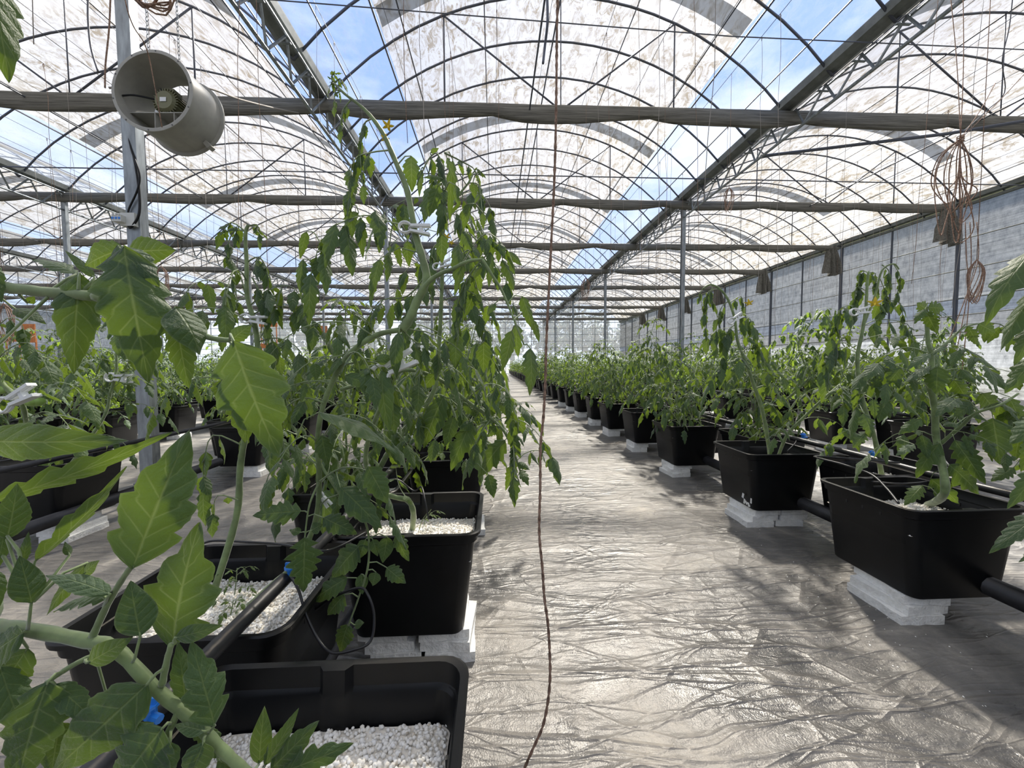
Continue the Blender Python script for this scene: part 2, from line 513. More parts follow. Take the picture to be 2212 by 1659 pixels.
# ribs: one mesh, a copy for every rib
bm_ = MB()
bm_.tube([(-HS + BAY * i / 20, 0, arch_z(-HS + BAY * i / 20) - 0.01) for i in range(21)], 0.019, 6)
rib_me = bm_.mesh('arch_rib', M['rib'])
fr = MB()
for s in (-1, 1):
    fr.tube([(s * 1.98, 0, GZ), (s * 1.98, 0, arch_z(1.98) - 0.01)], 0.014, 5)
    fr.tube([(s * 1.98, 0, arch_z(1.98) - 0.02), (s * 0.04, 0, GZ)], 0.016, 5)
fr.tube([(0, 0, GZ), (0, 0, arch_z(0) - 0.01)], 0.010, 5)
fr.tube([(-HS, 0, GZ), (HS, 0, GZ)], 0.026, 6)
fr_me = fr.mesh('roof_frame', M['rib'])
for bi in range(6):
    cx = GX[bi] + HS
    for y in ribys:
        if abs(cx) > 1.5 * y + 8:
            continue
        struct(put('arch_rib', rib_me, loc=(cx, y, 0)), 'dark steel arch rib under the roof film')
    for y in FY:
        if abs(cx) > 1.5 * y + 8:
            continue
        struct(put('roof_frame', fr_me, loc=(cx, y, 0)), 'steel tie bar with struts under an arch')
    for dx, r in ((0, 0.016), (-1.3, 0.010), (1.3, 0.010), (-2.62, 0.013), (2.62, 0.013), (-2.96, 0.016), (2.96, 0.016), (-3.6, 0.012), (3.6, 0.012)):
        b = MB().tube([(cx + dx, 1.0, arch_z(dx) - 0.035), (cx + dx, YE, arch_z(dx) - 0.035)], r, 5)
        struct(b.build('roof_purlin', M['rib']), 'long thin purlin tube below the arches')
    for i in range(1, 11):
        x = GX[bi] + BAY * i / 11 + 0.07 * math.sin(i * 7.7 + bi)
        b = MB().tube([(x, 1.0, GZ + 0.05), (x, YE, GZ + 0.05)], 0.0035, 4)
        struct(b.build('roof_wire', M['wirem']), 'thin wire running the length of the roof')
    b = MB().tube([(cx - 0.55, 2.0, GZ - 0.10), (cx - 0.55, YE, GZ - 0.10)], 0.013, 6)
    struct(b.build('drive_tube', M['rib']), 'slim drive tube of the shade curtains')

# gutters, lattice girders and posts
for gi, gx in enumerate(GX):
    b = MB()
    prof = [(-0.15, 0.10), (-0.13, -0.02), (-0.05, -0.05), (0.05, -0.05), (0.13, -0.02), (0.15, 0.10), (0.13, 0.10), (0.11, 0.0), (-0.11, 0.0), (-0.13, 0.10)]
    v = [(gx + px, yy, GZ + 0.10 + pz) for yy in (YB, YE) for px, pz in prof]
    n = len(prof)
    b.add(v, [(i, (i + 1) % n, n + (i + 1) % n, n + i) for i in range(n)])
    struct(b.build('gutter_beam', M['rail']), 'long steel gutter between two arched bays')
    if gi == 6:
        continue
    b = MB()
    zb, zt = HCAM + 4.0, GZ + 0.02
    b.tube([(gx, 1.0, zb), (gx, YE, zb)], 0.026, 6)
    b.tube([(gx + 0.12, 1.0, zt - 0.02), (gx + 0.12, YE, zt - 0.02)], 0.016, 5)
    y = 1.0
    while y < YE - 0.6:
        b.tube([(gx, y, zb), (gx + 0.10, y + 0.3, zt)], 0.018, 5)
        b.tube([(gx + 0.10, y + 0.3, zt), (gx, y + 0.6, zb)], 0.018, 5)
        b.box((gx + 0.055, y + 0.3, zt - 0.10), (0.20, 0.035, 0.012))
        y += 0.6
    struct(b.build('lattice_beam', M['galv']), 'zigzag lattice girder hanging below a gutter')

pb = MB()
w_, d_ = 0.065, 0.055
v = [(-w_, -d_), (w_, -d_), (w_, -d_ + 0.022), (w_ - 0.008, -d_ + 0.022), (w_ - 0.008, -d_ + 0.006), (-w_ + 0.006, -d_ + 0.006), (-w_ + 0.006, d_ - 0.006), (w_ - 0.008, d_ - 0.006), (w_ - 0.008, d_ - 0.022), (w_, d_ - 0.022), (w_, d_), (-w_, d_)]
n = len(v)
pb.add([(a, b2, z) for z in (0, GZ + 0.02) for a, b2 in v], [(i, (i + 1) % n, n + (i + 1) % n, n + i) for i in range(n)])
pb.box((0, 0, 0.006), (0.2, 0.2, 0.012))
post_me = pb.mesh('column', M['galv'], smooth=False)
for gi, gx in enumerate(GX[:-1]):
    for k in (0, 2, 4, 6, 8):
        o = put('column', post_me, loc=(gx, FY[k] + (0.17 if k == 0 else 0), 0), rz=math.pi, sc=(0.80, 0.70, 1))
        struct(o, 'galvanised channel post under a gutter')

# wall on the open aisle side
WX = GX[-1]
b = MB()
b.add([(WX, YB, 0), (WX, YE, 0), (WX, YE, GZ), (WX, YB, GZ)], [(0, 1, 2, 3)])
struct(b.build('wall_right', M['curtain']), 'greyish weathered net and film side wall')
b = MB()
b.add([(GX[0], YB, 0), (GX[0], YE, 0), (GX[0], YE, GZ), (GX[0], YB, GZ)], [(0, 1, 2, 3)])
struct(b.build('wall_left', M['curtain']), 'far film side wall')
b = MB()
b.add([(GX[0], YB, 0), (WX, YB, 0), (WX, YB, GZ), (GX[0], YB, GZ)], [(0, 1, 2, 3)])
struct(b.build('wall_back', M['curtain']), 'film wall behind the rows')
wp = MB()
wp.box((0, 0, GZ / 2), (0.07, 0.07, GZ))
wp_me = wp.mesh('wall_post', M['rib'], smooth=False)
wq = MB()
wq.box((0, 0, GZ / 2), (0.04, 0.04, GZ))
wq_me = wq.mesh('wall_post_slim', M['rib'], smooth=False)
y = 3.1
i = 0
while y < YE:
    struct(put('column', wp_me if i % 2 == 0 else wq_me, loc=(WX - 0.06, y, 0)), 'dark upright of the side wall')
    y += 1.85
    i += 1
for k_, (z, r) in enumerate(((1.80, 0.022), (2.28, 0.016), (2.75, 0.018), (3.55, 0.014), (4.4, 0.014), (GZ - 0.03, 0.045))):
    b = MB().tube([(WX - 0.07, 1.0, z), (WX - 0.07, YE, z)], r, 6)
    struct(b.build('wall_rail', M['rail']), 'steel rail along the side wall')
# a slanting tie tube from the girder to the side wall
b = MB().tube([(5.2, 7.45, HCAM + 4.02), (8.0, 6.62, HCAM + 4.02), (10.2, 5.75, HCAM + 4.06)], 0.028, 8)
struct(b.build('tie_tube', M['rib']), 'slanting dark tie tube under the roof near the side wall')

# gable at the far end
b = MB()
for bi in range(6):
    cx = GX[bi] + HS
    v = [(cx - HS, YE, 0.0), (cx + HS, YE, 0.0)] + [(cx + HS - BAY * i / 16, YE, arch_z(HS - BAY * i / 16)) for i in range(17)]
    b.add(v, [tuple(range(len(v)))])
struct(b.build('wall_far', M['gable']), 'clear plastic gable wall at the far end')
for z in (1.0, 2.0, 2.7, 3.4, 4.1, 4.75, GZ, 5.9, 6.5):
    b = MB().tube([(GX[0], YE - 0.06, z), (WX, YE - 0.06, z)], 0.03 if z < GZ + 0.1 else 0.018, 4)
    struct(b.build('gable_rail', M['galv']), 'horizontal rail of the far gable wall')
gp = MB()
gp.box((0, 0, 2.9), (0.05, 0.05, 5.8))
gp_me = gp.mesh('gable_post', M['galv'], smooth=False)
x = GX[0]
while x < WX:
    struct(put('gable_post', gp_me, loc=(x, YE - 0.03, 0)), 'slim upright of the far gable wall')
    x += BAY / 6

# trees beyond the gable
def ico_pts(n, r, seed):
    rr = random.Random(seed)
    out = []
    for _ in range(n):
        v = Vector((rr.gauss(0, 1), rr.gauss(0, 1), rr.gauss(0, 1))).normalized() * r * (0.55 + 0.45 * rr.random())
        out.append(v)
    return out


for ti in range(13):
    x = -26 + ti * 3.6 + rnd.uniform(-1, 1)
    yv = 47 + rnd.uniform(0, 9)
    hgt = rnd.uniform(6.5, 10.5)
    root = tag(empty('tree', (x, yv, -0.05)), 'dark leafy tree standing outside beyond the far gable wall', 'tree', 'trees beyond the far gable')
    MB().tube([(0, 0, 0), (0.15, 0, hgt * 0.4), (0, 0.1, hgt * 0.8)], [0.22, 0.16, 0.05], 6).build('trunk', M['bark'], root)
    b = MB()
    rr = random.Random(ti)
    for cpt in [(0, 0, hgt * 0.62), (0.9, 0.3, hgt * 0.5), (-1.0, 0.2, hgt * 0.55), (0.2, -0.5, hgt * 0.82), (-0.3, 0.4, hgt * 0.38)]:
        for p in ico_pts(150, hgt * 0.21, ti + 7):
            p = Vector(p) + Vector(cpt)
            a = Vector((rr.gauss(0, 1), rr.gauss(0, 1), rr.gauss(0, 1))).normalized() * 0.28
            c = a.orthogonal().normalized() * 0.22
            b.add([p - a, p + c, p + a, p - c], [(0, 1, 2, 3)], tint=rr.random())
    b.build('crown', M['outleaf'], root)

# folded shade curtains: one long roll per frame, a limp end hanging at the side wall
ORD = ['nearest', 'second', 'third', 'fourth', 'fifth', 'sixth', 'seventh', 'eighth', 'ninth', 'tenth']
ORDW = ['first', 'second', 'third', 'fourth', 'fifth', 'sixth', 'seventh', 'eighth', 'ninth', 'tenth', 'eleventh', 'twelfth', 'thirteenth', 'fourteenth', 'fifteenth', 'sixteenth',
        'seventeenth', 'eighteenth', 'nineteenth', 'twentieth', 'twenty-first', 'twenty-second', 'twenty-third', 'twenty-fourth', 'twenty-fifth', 'twenty-sixth', 'twenty-seventh',
        'twenty-eighth', 'twenty-ninth', 'thirtieth', 'thirty-first', 'thirty-second', 'thirty-third', 'thirty-fourth', 'thirty-fifth', 'thirty-sixth', 'thirty-seventh', 'thirty-eighth',
        'thirty-ninth', 'fortieth', 'forty-first', 'forty-second', 'forty-third', 'forty-fourth', 'forty-fifth', 'forty-sixth', 'forty-seventh', 'forty-eighth', 'forty-ninth', 'fiftieth']
for k, y in enumerate(FY[1:-1]):
    b = MB()
    n = 420 if k < 3 else 160
    prof_n = 12
    x0, x1 = GX[0], WX - 0.5
    vs = []
    H0 = 0.30 if k == 0 else 0.26
    for i in range(n + 1):
        x = x0 + (x1 - x0) * i / n
        sc_ = abs(math.sin(x * 1.15 + k)) ** 0.7
        hh = H0 * (0.66 + 0.36 * sc_ + 0.22 * noise.noise((x * 0.7, k, 0)))
        for j in range(prof_n):
            t = 2 * math.pi * j / prof_n
            wz = 0.075 + 0.015 * noise.noise((x * 3, j * 1.7, k))
            yy = math.cos(t) * wz * (1 + 0.25 * noise.noise((x * 1.3, j * 2.3, k + 5)))
            zz = (math.sin(t) - 1) * hh / 2
            vs.append((x, y - 0.05 + yy, GZ + 0.03 + zz))
    f = [(i * prof_n + j, i * prof_n + (j + 1) % prof_n, (i + 1) * prof_n + (j + 1) % prof_n, (i + 1) * prof_n + j) for i in range(n) for j in range(prof_n)]
    b.add(vs, f)
    o = b.build('shade_curtain', M['cloth'], smooth=True)
    tag(o, ('grey shade curtain gathered along the nearest roof frame, thickest of all' if k == 0 else 'gathered grey shade curtain hanging from the %s roof frame from the camera' % ORD[k]).replace('nearest', 'first'),
        'shade curtain', 'folded shade curtains')
    if k < 8:
        b = MB()
        nx, nz = 14, 8
        vs = []
        for jz in range(nz + 1):
            for ix in range(nx + 1):
                u, t = ix / nx, jz / nz
                wd = 0.34 + 0.42 * t
                yy = 0.10 * math.sin(u * 19 + t * 2) * (0.4 + t) + 0.05 * noise.noise((u * 5, t * 4, k))
                vs.append((WX - 0.55 - wd / 2 + wd * u + 0.12 * t, y - 0.1 + yy, GZ - 0.02 - 1.05 * t + 0.06 * math.sin(u * 6 + k)))
        f = [(j * (nx + 1) + i, j * (nx + 1) + i + 1, (j + 1) * (nx + 1) + i + 1, (j + 1) * (nx + 1) + i) for j in range(nz) for i in range(nx)]
        b.add(vs, f)
        b.build('hanging_end', M['cloth'], o, smooth=True)

# sagging thin cables across
for (pts, nm) in (([(-10.7, 4.9, 5.3), (-2.9, 4.9, 5.3), (3, 4.9, 5.05), (8, 5.0, 5.08), (13.15, 5.1, 5.3)], 'a'), ([(-20, 9.04, 5.30), (0, 9.04, 5.30), (13.15, 9.04, 5.26)], 'b')):
    b = MB().tube(pts, 0.007 if nm == 'a' else 0.014, 5)
    tag(b.build('cable', M['rib']), 'thin dark cable sagging across the roof before the first curtain' if nm == 'a' else 'straight dark cable crossing the roof before the second curtain', 'cable')

# ------------------------------------------------------------------ pots
def rrect(w, d, r, z, n=5, notch=0.0):
    """ring of points of a rounded rectangle; notch pushes the middle of the two short walls inwards"""
    pts = []
    hw, hd = w / 2, d / 2
    cor = [(hw - r, hd - r, 0), (-hw + r, hd - r, 90), (-hw + r, -hd + r, 180), (hw - r, -hd + r, 270)]
    for ci, (cx, cy_, a0) in enumerate(cor):
        for i in range(n):
            a = R(a0 + 90 * i / (n - 1))
            pts.append((cx + r * math.cos(a), cy_ + r * math.sin(a), z))
        if ci in (0, 2):
            s = 1 if ci == 0 else -1
            for x, k in ((0.028, 0), (0.018, 1), (-0.018, 1), (-0.028, 0)):
                pts.append((s * x, s * (hd - notch * k), z))
        else:
            pts.append(((-hw if ci == 1 else hw), 0, z))
    return pts


def pot_mesh(n=5, fancy=True, name='pot'):
    W, D, Hh = 0.455, 0.405, 0.337
    b = MB()
    rings = [rrect(W - 0.125, D - 0.07, 0.03, 0, n), rrect(W - 0.115, D - 0.06, 0.035, 0.006, n),
             rrect(W - 0.040, D - 0.030, 0.04, Hh - 0.040, n), rrect(W - 0.022, D - 0.020, 0.042, Hh - 0.036, n),
             rrect(W - 0.018, D - 0.016, 0.042, Hh - 0.014, n), rrect(W, D, 0.045, Hh - 0.013, n), rrect(W + 0.002, D + 0.002, 0.045, Hh - 0.003, n),
             rrect(W - 0.006, D - 0.006, 0.044, Hh, n, 0.004), rrect(W - 0.026, D - 0.026, 0.040, Hh - 0.002, n, 0.012),
             rrect(W - 0.032, D - 0.030, 0.040, Hh - 0.038, n, 0.014), rrect(W - 0.046, D - 0.044, 0.036, Hh - 0.046, n, 0.010),
             rrect(W - 0.062, D - 0.056, 0.034, Hh - 0.14, n, 0.004)]
    k = len(rings[0])
    f = []
    for i in range(len(rings) - 1):
        for j in range(k):
            f.append((i * k + j, i * k + (j + 1) % k, (i + 1) * k + (j + 1) % k, (i + 1) * k + j))
    f.append(tuple(reversed(range(k))))
    b.add([p for r in rings for p in r], f)
    if fancy:
        for s in (-1, 1):
            for yy in (-0.07, 0, 0.07):
                b.box((s * (W / 2 - 0.0245), yy, Hh - 0.058), (0.006, 0.007, 0.012), mi=1)
    return b.mesh(name, [M['black'], M['pipe']], smooth=True)


def smooth_fix(me):
    try:
        me.set_sharp_from_angle(angle=R(38))
    except Exception:
        pass
    return me


pot_hi = smooth_fix(pot_mesh(6))
pot_lo = smooth_fix(pot_mesh(2, False, 'pot_far'))
POT_Z = 0.10
PERL_Z = 0.335


def perlite_bed(name, rough, seed):
    b = MB()
    rr = random.Random(seed)
    nx = 16 if rough else 8
    vs = []
    for j in range(nx + 1):
        for i in range(nx + 1):
            u, v_ = i / nx * 2 - 1, j / nx * 2 - 1
            hgt = 0.012 * noise.noise((u * 2.1 + seed, v_ * 2.1, 0)) + 0.012 * (1 - u * u) * (1 - v_ * v_)
            vs.append((u * 0.196, v_ * 0.172, hgt))
    b.add(vs, [(j * (nx + 1) + i, j * (nx + 1) + i + 1, (j + 1) * (nx + 1) + i + 1, (j + 1) * (nx + 1) + i) for j in range(nx) for i in range(nx)], tint=0.35)
    if rough:
        base = []
        import bmesh
        bm = bmesh.new()
        bmesh.ops.create_icosphere(bm, subdivisions=1, radius=1)
        iv = np.array([v.co[:] for v in bm.verts])
        ifc = [tuple(v.index for v in f.verts) for f in bm.faces]
        bm.free()
        rs = np.random.RandomState(seed)
        for _ in range(rough):
            u, v_ = rs.uniform(-1, 1), rs.uniform(-1, 1)
            hgt = 0.012 * noise.noise((u * 2.1 + seed, v_ * 2.1, 0)) + 0.012 * (1 - u * u) * (1 - v_ * v_)
            s = rs.uniform(0.0029, 0.0051)
            m = iv * (1 + rs.uniform(-0.07, 0.07, (len(iv), 1))) * s * np.array([1, rs.uniform(0.6, 1.0), rs.uniform(0.65, 1.1)])
            q = Matrix.Rotation(rs.uniform(0, 6.28), 3, 'Z') @ Matrix.Rotation(rs.uniform(0, 6.28), 3, 'X')
            m = m @ np.array(q).T + np.array([u * 0.192, v_ * 0.170, hgt + rs.uniform(-0.001, 0.0055)])
            t = rs.rand()
            b.add(m, ifc, tint=(0.02 + t * 0.1) if rs.rand() < 0.05 else 0.35 + 0.65 * t)
    return b.mesh(name, M['perlite'], smooth=True)


perl_hi = perlite_bed('perlite', 4700, 3)
perl_mid = perlite_bed('perlite_coarse', 1500, 5)
perl_lo = perlite_bed('perlite_plain', 0, 8)

# where the pots stand: (row, column, x, y) ; rows are pairs of staggered columns
pots = []


def rowcol(row, col, x, ys):
    for i, y in enumerate(ys):
        pots.append(dict(row=row, col=col, x=x + rnd.uniform(-0.02, 0.02) * (y > 3), y=y, n=i))


def series(first, start_pitch, pitch=0.92, jit=0.03):
    ys = list(first)
    y = ys[-1]
    while y < YE - 1.6:
        y += pitch + rnd.uniform(-jit, jit)
        ys.append(y)
    return ys


rowcol('F0', 'a', -0.275, series([0.462, 1.352, 2.27, 3.17], 0))
rowcol('F0', 'b', -0.635, series([0.02, 0.93, 1.755, 2.72], 0))
rowcol('W0', 'a', 1.665, series([0.50, 1.44, 2.28, 3.28, 4.21], 0))
rowcol('W0', 'b', 1.985, series([0.98, 1.85, 2.76], 0))
rowcol('F1', 'a', -2.20, series([0.95, 3.52], 0))
rowcol('F1', 'b', -2.52, series([2.31, 3.02 + 0.90], 0))
for k in range(2, 12):
    c = -2.4 - 2.1 * (k - 1)
    y0 = max(1.6, abs(c) / 1.36)
    rowcol('F%d' % k, 'a', c + 0.18, series([y0 + 0.2], 0))
    rowcol('F%d' % k, 'b', c - 0.18, series([y0 + 0.65], 0))
for k in range(1, 6):
    c = 1.82 + 2.08 * k
    y0 = max(1.6, abs(c) / 1.30)
    rowcol('W%d' % k, 'a', c - 0.17, series([y0 + 0.1], 0))
    rowcol('W%d' % k, 'b', c + 0.17, series([y0 + 0.55], 0))
pots = [p for p in pots if not any(abs(p['x'] - gx) < 0.34 and abs(p['y'] - FY[k] - (0.17 if k == 0 else 0)) < 0.29 for gx in GX[:-1] for k in (0, 2, 4, 6, 8))]
for p in pots:
    p['s'] = p['y'] + 0.12 * abs(p['x'])
pots.sort(key=lambda p: p['s'])
NEARN = 298
for i, p in enumerate(pots):
    p['i'] = i
    p['rz'] = rnd.uniform(-0.03, 0.03) if p['y'] > 2.2 else 0
NTH = ['', 'second ', 'third ', 'fourth ', 'fifth ', 'sixth ', 'seventh ', 'eighth ', 'ninth ', 'tenth ', 'eleventh ']


def where(p):
    side = 'fan side' if p['row'][0] == 'F' else 'net wall side'
    k = int(p['row'][1:])
    col = 'front' if p['col'] == 'a' else 'back'
    return '%s in %s column, %srow towards the %s' % (ORDW[p['n']], col, NTH[k] or 'first ', 'fan post' if p['row'][0] == 'F' else 'net wall')


LIGHTPOTS = pots[:NEARN]
FARPOTS = pots[NEARN:]
for p in LIGHTPOTS:
    hi = p['y'] < 6
    o = put('grow_pot', pot_hi if hi else pot_lo, loc=(p['x'], p['y'], POT_Z), rz=p['rz'])
    p['pot'] = o
    extra = {('F0', 'a', 0): 'black plastic grow pot nearest the camera with bare perlite showing',
             ('F0', 'b', 1): 'black grow pot with a thick pipe lying across its perlite',
             ('F0', 'a', 1): 'tall black grow pot with perlite and a bent stem at the aisle',
             ('W0', 'a', 1): 'big black grow pot on stacked foam near the lower corner of the aisle',
             ('W0', 'a', 2): 'black grow pot with a torn label patch on its corner',
             ('F1', 'b', 0): 'black grow pot standing beside the fan post with foam under it'}.get((p['row'], p['col'], p['n']))
    tag(o, extra or 'black grow pot, ' + where(p), 'plant pot', 'black grow pots')
    if p['y'] < 7:
        q = put('perlite', perl_hi if (p['y'] < 1.2) else perl_mid if p['y'] < 2.6 else perl_lo, loc=(p['x'], p['y'], PERL_Z), rz=rnd.choice((0, math.pi)) + p['rz'])
        tag(q, 'white perlite grains filling the ' + 'pot ' + where(p), 'perlite', kind='stuff')

# far pots too many to single out
b = MB()
pl = [Vector(v.co) for v in pot_lo.vertices]
pf = [tuple(f.vertices) for f in pot_lo.polygons]
for p in FARPOTS:
    b.add([v + Vector((p['x'], p['y'], POT_Z)) for v in pl], pf)
tag(b.build('distant_pots', M['black']), 'mass of distant black pots under the tomato rows', 'pots', kind='stuff')


# foam slabs under the pots
def slab_mesh(seed, w=0.165, d=0.22, h=0.032):
    rr = random.Random(seed)
    b = MB()
    n = 5
    top, bot = [], []
    ring = []
    for i in range(n):
        ring.append((-w / 2 + w * i / n, -d / 2))
    for i in range(n):
        ring.append((w / 2, -d / 2 + d * i / n))
    for i in range(n):
        ring.append((w / 2 - w * i / n, d / 2))
    for i in range(n):
        ring.append((-w / 2, d / 2 - d * i / n))
    ring = [(x + rr.uniform(-0.003, 0.003), y + rr.uniform(-0.003, 0.003)) for x, y in ring]
    k = len(ring)
    v = [(x, y, 0) for x, y in ring] + [(x + rr.uniform(-.002, .002), y, h) for x, y in ring]
    b.add(v, [(i, (i + 1) % k, k + (i + 1) % k, k + i) for i in range(k)] + [tuple(k + i for i in range(k)), tuple(reversed(range(k)))])
    return b.mesh('foam_slab', M['foam'], smooth=False)


slabs = [slab_mesh(s) for s in range(4)]
nslab = 0
for p in LIGHTPOTS:
    if p['y'] > 9 or (p['y'] > 6 and p['row'] not in ('F0', 'W0')) or nslab > 190:
        continue
    side = -1 if p['x'] > 0 else 1
    stacks = [(side * 0.095, -0.035)] + ([(-side * 0.088, -0.03)] if (p['row'], p['col'], p['n']) in (('W0', 'a', 2), ('F0', 'a', 1), ('F0', 'b', 1)) else [])
    for si, (ox, oy) in enumerate(stacks):
        nl = 3 if (p['y'] < 3.4) else 2
        hh = POT_Z / nl
        for L in range(nl):
            o = put('foam_slab', slabs[(nslab + L) % 4], loc=(p['x'] + ox + rnd.uniform(-0.012, 0.012) + (side * 0.012 * (nl - 1 - L)), p['y'] + oy - 0.005 * (nl - L), L * hh), rz=rnd.uniform(-0.10, 0.10), sc=(0.95, 1.0, (hh - 0.001) / 0.032))
            lv = ('lowest', 'upper')[L] if nl == 2 else ('lowest', 'middle', 'topmost')[L]
            tag(o, '%s foam slab%s under the %s' % (lv, '' if len(stacks) == 1 else (' on the aisle side' if si == 0 else ' on the inner side'), 'pot ' + where(p)), 'foam slab', 'white foam slabs under the pots')
            nslab += 1

# ------------------------------------------------------------------ leaves and plants
LEAFP = {}


def leaflet(mb, base, dirv, nrm, L, W, fold=0.3, bend=0.5, lobe=0.2, nu=8, nv=2, tint=0.5, ruffle=0.05, phase=0.0, nlobe=4.0, asym=0.0):
    Y = dirv.normalized()
    Z = nrm - Y * nrm.dot(Y)
    Z = Z.normalized() if Z.length > 1e-5 else Y.orthogonal().normalized()
    X = Y.cross(Z)
    # midrib arc with its chord along Y
    ang = [-bend / 2 + bend * (i / nu) for i in range(nu + 1)]
    yy = [0.0]; zz = [0.0]
    for i in range(nu):
        a = (ang[i] + ang[i + 1]) / 2
        yy.append(yy[-1] + math.cos(a)); zz.append(zz[-1] - math.sin(a))
    k = L / max(yy[-1], 1e-3)
    base_i = []
    vs = []; uv = []
    cols = [c / nv for c in range(-nv, nv + 1)]
    for i in range(nu + 1):
        u = i / nu
        sh = math.sin(math.pi * min(1, u ** 0.68)) ** 0.72 if 0 < u < 1 else 0.0
        sh *= (1 - 0.45 * u ** 2.6)
        tooth = (u * nlobe + 0.15) % 1.0
        lb = 1 - lobe * (1.2 - u * 0.6) * (1 - tooth) ** 1.6 if nu > 5 else 1
        if nu >= 12 and lobe > 0.02:
            lb -= 0.07 * (1 - (u * nlobe * 2.6) % 1.0)
        hw = W / 2 * sh * max(0.12, lb)
        a = ang[i]
        ny, nz = math.sin(a), math.cos(a)
        for t in cols:
            at = abs(t)
            x = t * hw * (1 + asym * t)
            y = yy[i] * k + 0.10 * L * at * at * (1 - u) * sh - 0.05 * L * at * sh * (1 - u)
            z0 = zz[i] * k
            off = -fold * abs(x) * (0.6 + 0.4 * at) + ruffle * W * math.sin(u * 11 + phase + t * 1.3) * at
            y2 = y + ny * off
            z2 = z0 + nz * off
            vs.append(base + X * x + Y * y2 + Z * z2)
            uv.append((t * 0.5 + 0.5, u))
    m = 2 * nv + 1
    f = [(i * m + j, i * m + j + 1, (i + 1) * m + j + 1, (i + 1) * m + j) for i in range(nu) for j in range(2 * nv)]
    mb.add(vs, f, uv, tint)


UP = Vector((0, 0, 1))
LOD = {0: (16, 3), 1: (12, 2), 2: (6, 1), 3: (3, 1)}


def sampleline(pts, s):
    n = len(pts) - 1
    x = min(max(s, 0), 0.9999) * n
    i = int(x)
    t = x - i
    p0, p1 = pts[i], pts[i + 1]
    return p0.lerp(p1, t), (p1 - p0).normalized()


def smoothpts(pts, k=4):
    """Catmull-Rom through the points"""
    out = []
    n = len(pts)
    for i in range(n - 1):
        p0, p1, p2, p3 = pts[max(i - 1, 0)], pts[i], pts[i + 1], pts[min(i + 2, n - 1)]
        for j in range(k):
            t = j / k
            out.append(0.5 * ((2 * p1) + (p2 - p0) * t + (2 * p0 - 5 * p1 + 4 * p2 - p3) * t * t + (3 * p1 - p0 - 3 * p2 + p3) * t ** 3))
    out.append(pts[-1])
    return out


def cleaf(ml, ms, pts, size, lod, rr, wilt=0.5, pairs=3, start=0.3, rr0=0.0022, term=True, fold=0.45, small=True):
    """a compound tomato leaf along the stalk points"""
    nu, nv = LOD[lod]
    if ms is not None and lod < 3:
        k = len(pts)
        ms.tube(pts, [rr0 * (1 - 0.65 * i / (k - 1)) for i in range(k)], 5 if lod == 0 else 3, cap=False)
    for j in range(pairs):
        s = start + (0.93 - start) * j / max(1, pairs - 0.4)
        p, T = sampleline(pts, s)
        S = T.cross(UP)
        if S.length < 0.25:
            S = Vector((math.cos(rr.random() * 6.3), math.sin(rr.random() * 6.3), 0))
        S.normalize()
        Nn = S.cross(T)
        if Nn.z < 0 and abs(T.z) < 0.9:
            Nn = -Nn
        for sd in (-1, 1):
            if rr.random() < 0.06:
                continue
            d = S * sd * 0.85 + T * rr.uniform(0.35, 0.65)
            wl = min(0.95, max(0, wilt + rr.uniform(-0.2, 0.2)))
            d = (d * (1 - wl) + Vector((rr.uniform(-.2, .2), rr.uniform(-.2, .2), -1)) * wl).normalized()
            nr = UP * (1 - wl) + (S * sd * 0.6 + Nn * 0.3 + Vector((rr.uniform(-.5, .5), rr.uniform(-.5, .5), 0))) * wl
            L = size * rr.uniform(0.72, 1.0) * (0.7 + 0.3 * math.sin(math.pi * (0.25 + 0.6 * s)))
            stalk = d * L * 0.12 + T * 0.002
            q = p + stalk
            if lod < 2 and ms is not None:
                ms.tube([p, q], [rr0 * 0.5, rr0 * 0.35], 3, cap=False)
            leaflet(ml, q, d, nr, L, L * rr.uniform(0.42, 0.58), fold=fold * rr.uniform(0.4, 1.5), bend=rr.uniform(0.15, 0.9), lobe=rr.uniform(0.20, 0.55), nu=nu, nv=nv,
                    tint=rr.random(), ruffle=rr.uniform(0.02, 0.07), phase=rr.random() * 6, nlobe=rr.choice((3.0, 4.0, 5.0)))
            if small and lod < 2 and rr.random() < 0.6:
                p2, _ = sampleline(pts, s + 0.09)
                d2 = (S * sd * 0.8 + T * 0.4 + Vector((0, 0, -wl))).normalized()
                leaflet(ml, p2, d2, nr, L * 0.34, L * 0.22, fold=0.2, bend=0.5, lobe=0.0, nu=max(4, nu // 2), nv=1, tint=rr.random(), ruffle=0.02)
    if term:
        p, T = sampleline(pts, 0.999)
        d = (T * (1 - wilt * 0.5) + Vector((0, 0, -1)) * wilt).normalized()
        S = T.cross(UP)
        S = S.normalized() if S.length > 0.2 else Vector((1, 0, 0))
        nr = S.cross(d)
        if nr.z < 0:
            nr = -nr
        nr = nr + Vector((rr.uniform(-.4, .4), rr.uniform(-.4, .4), 0))
        leaflet(ml, p, d, nr, size * rr.uniform(1.05, 1.3), size * rr.uniform(0.55, 0.7), fold=fold * rr.uniform(0.4, 1.2), bend=rr.uniform(0.3, 1.0), lobe=rr.uniform(0.25, 0.5),
                nu=nu, nv=nv, tint=rr.random(), ruffle=0.05, phase=rr.random() * 6, nlobe=4.0)


def arcleaf(base, az, L, rise, droop, n=6):
    """points of a leaf stalk that leaves its stem and bows down"""
    pts = []
    h = Vector((math.cos(az), math.sin(az), 0))
    e = rise
    p = base.copy()
    for i in range(n + 1):
        pts.append(p.copy())
        a = e - (rise + droop) * (i / n) ** 0.9
        p = p + (h * math.cos(a) + UP * math.sin(a)) * (L / n)
    return pts


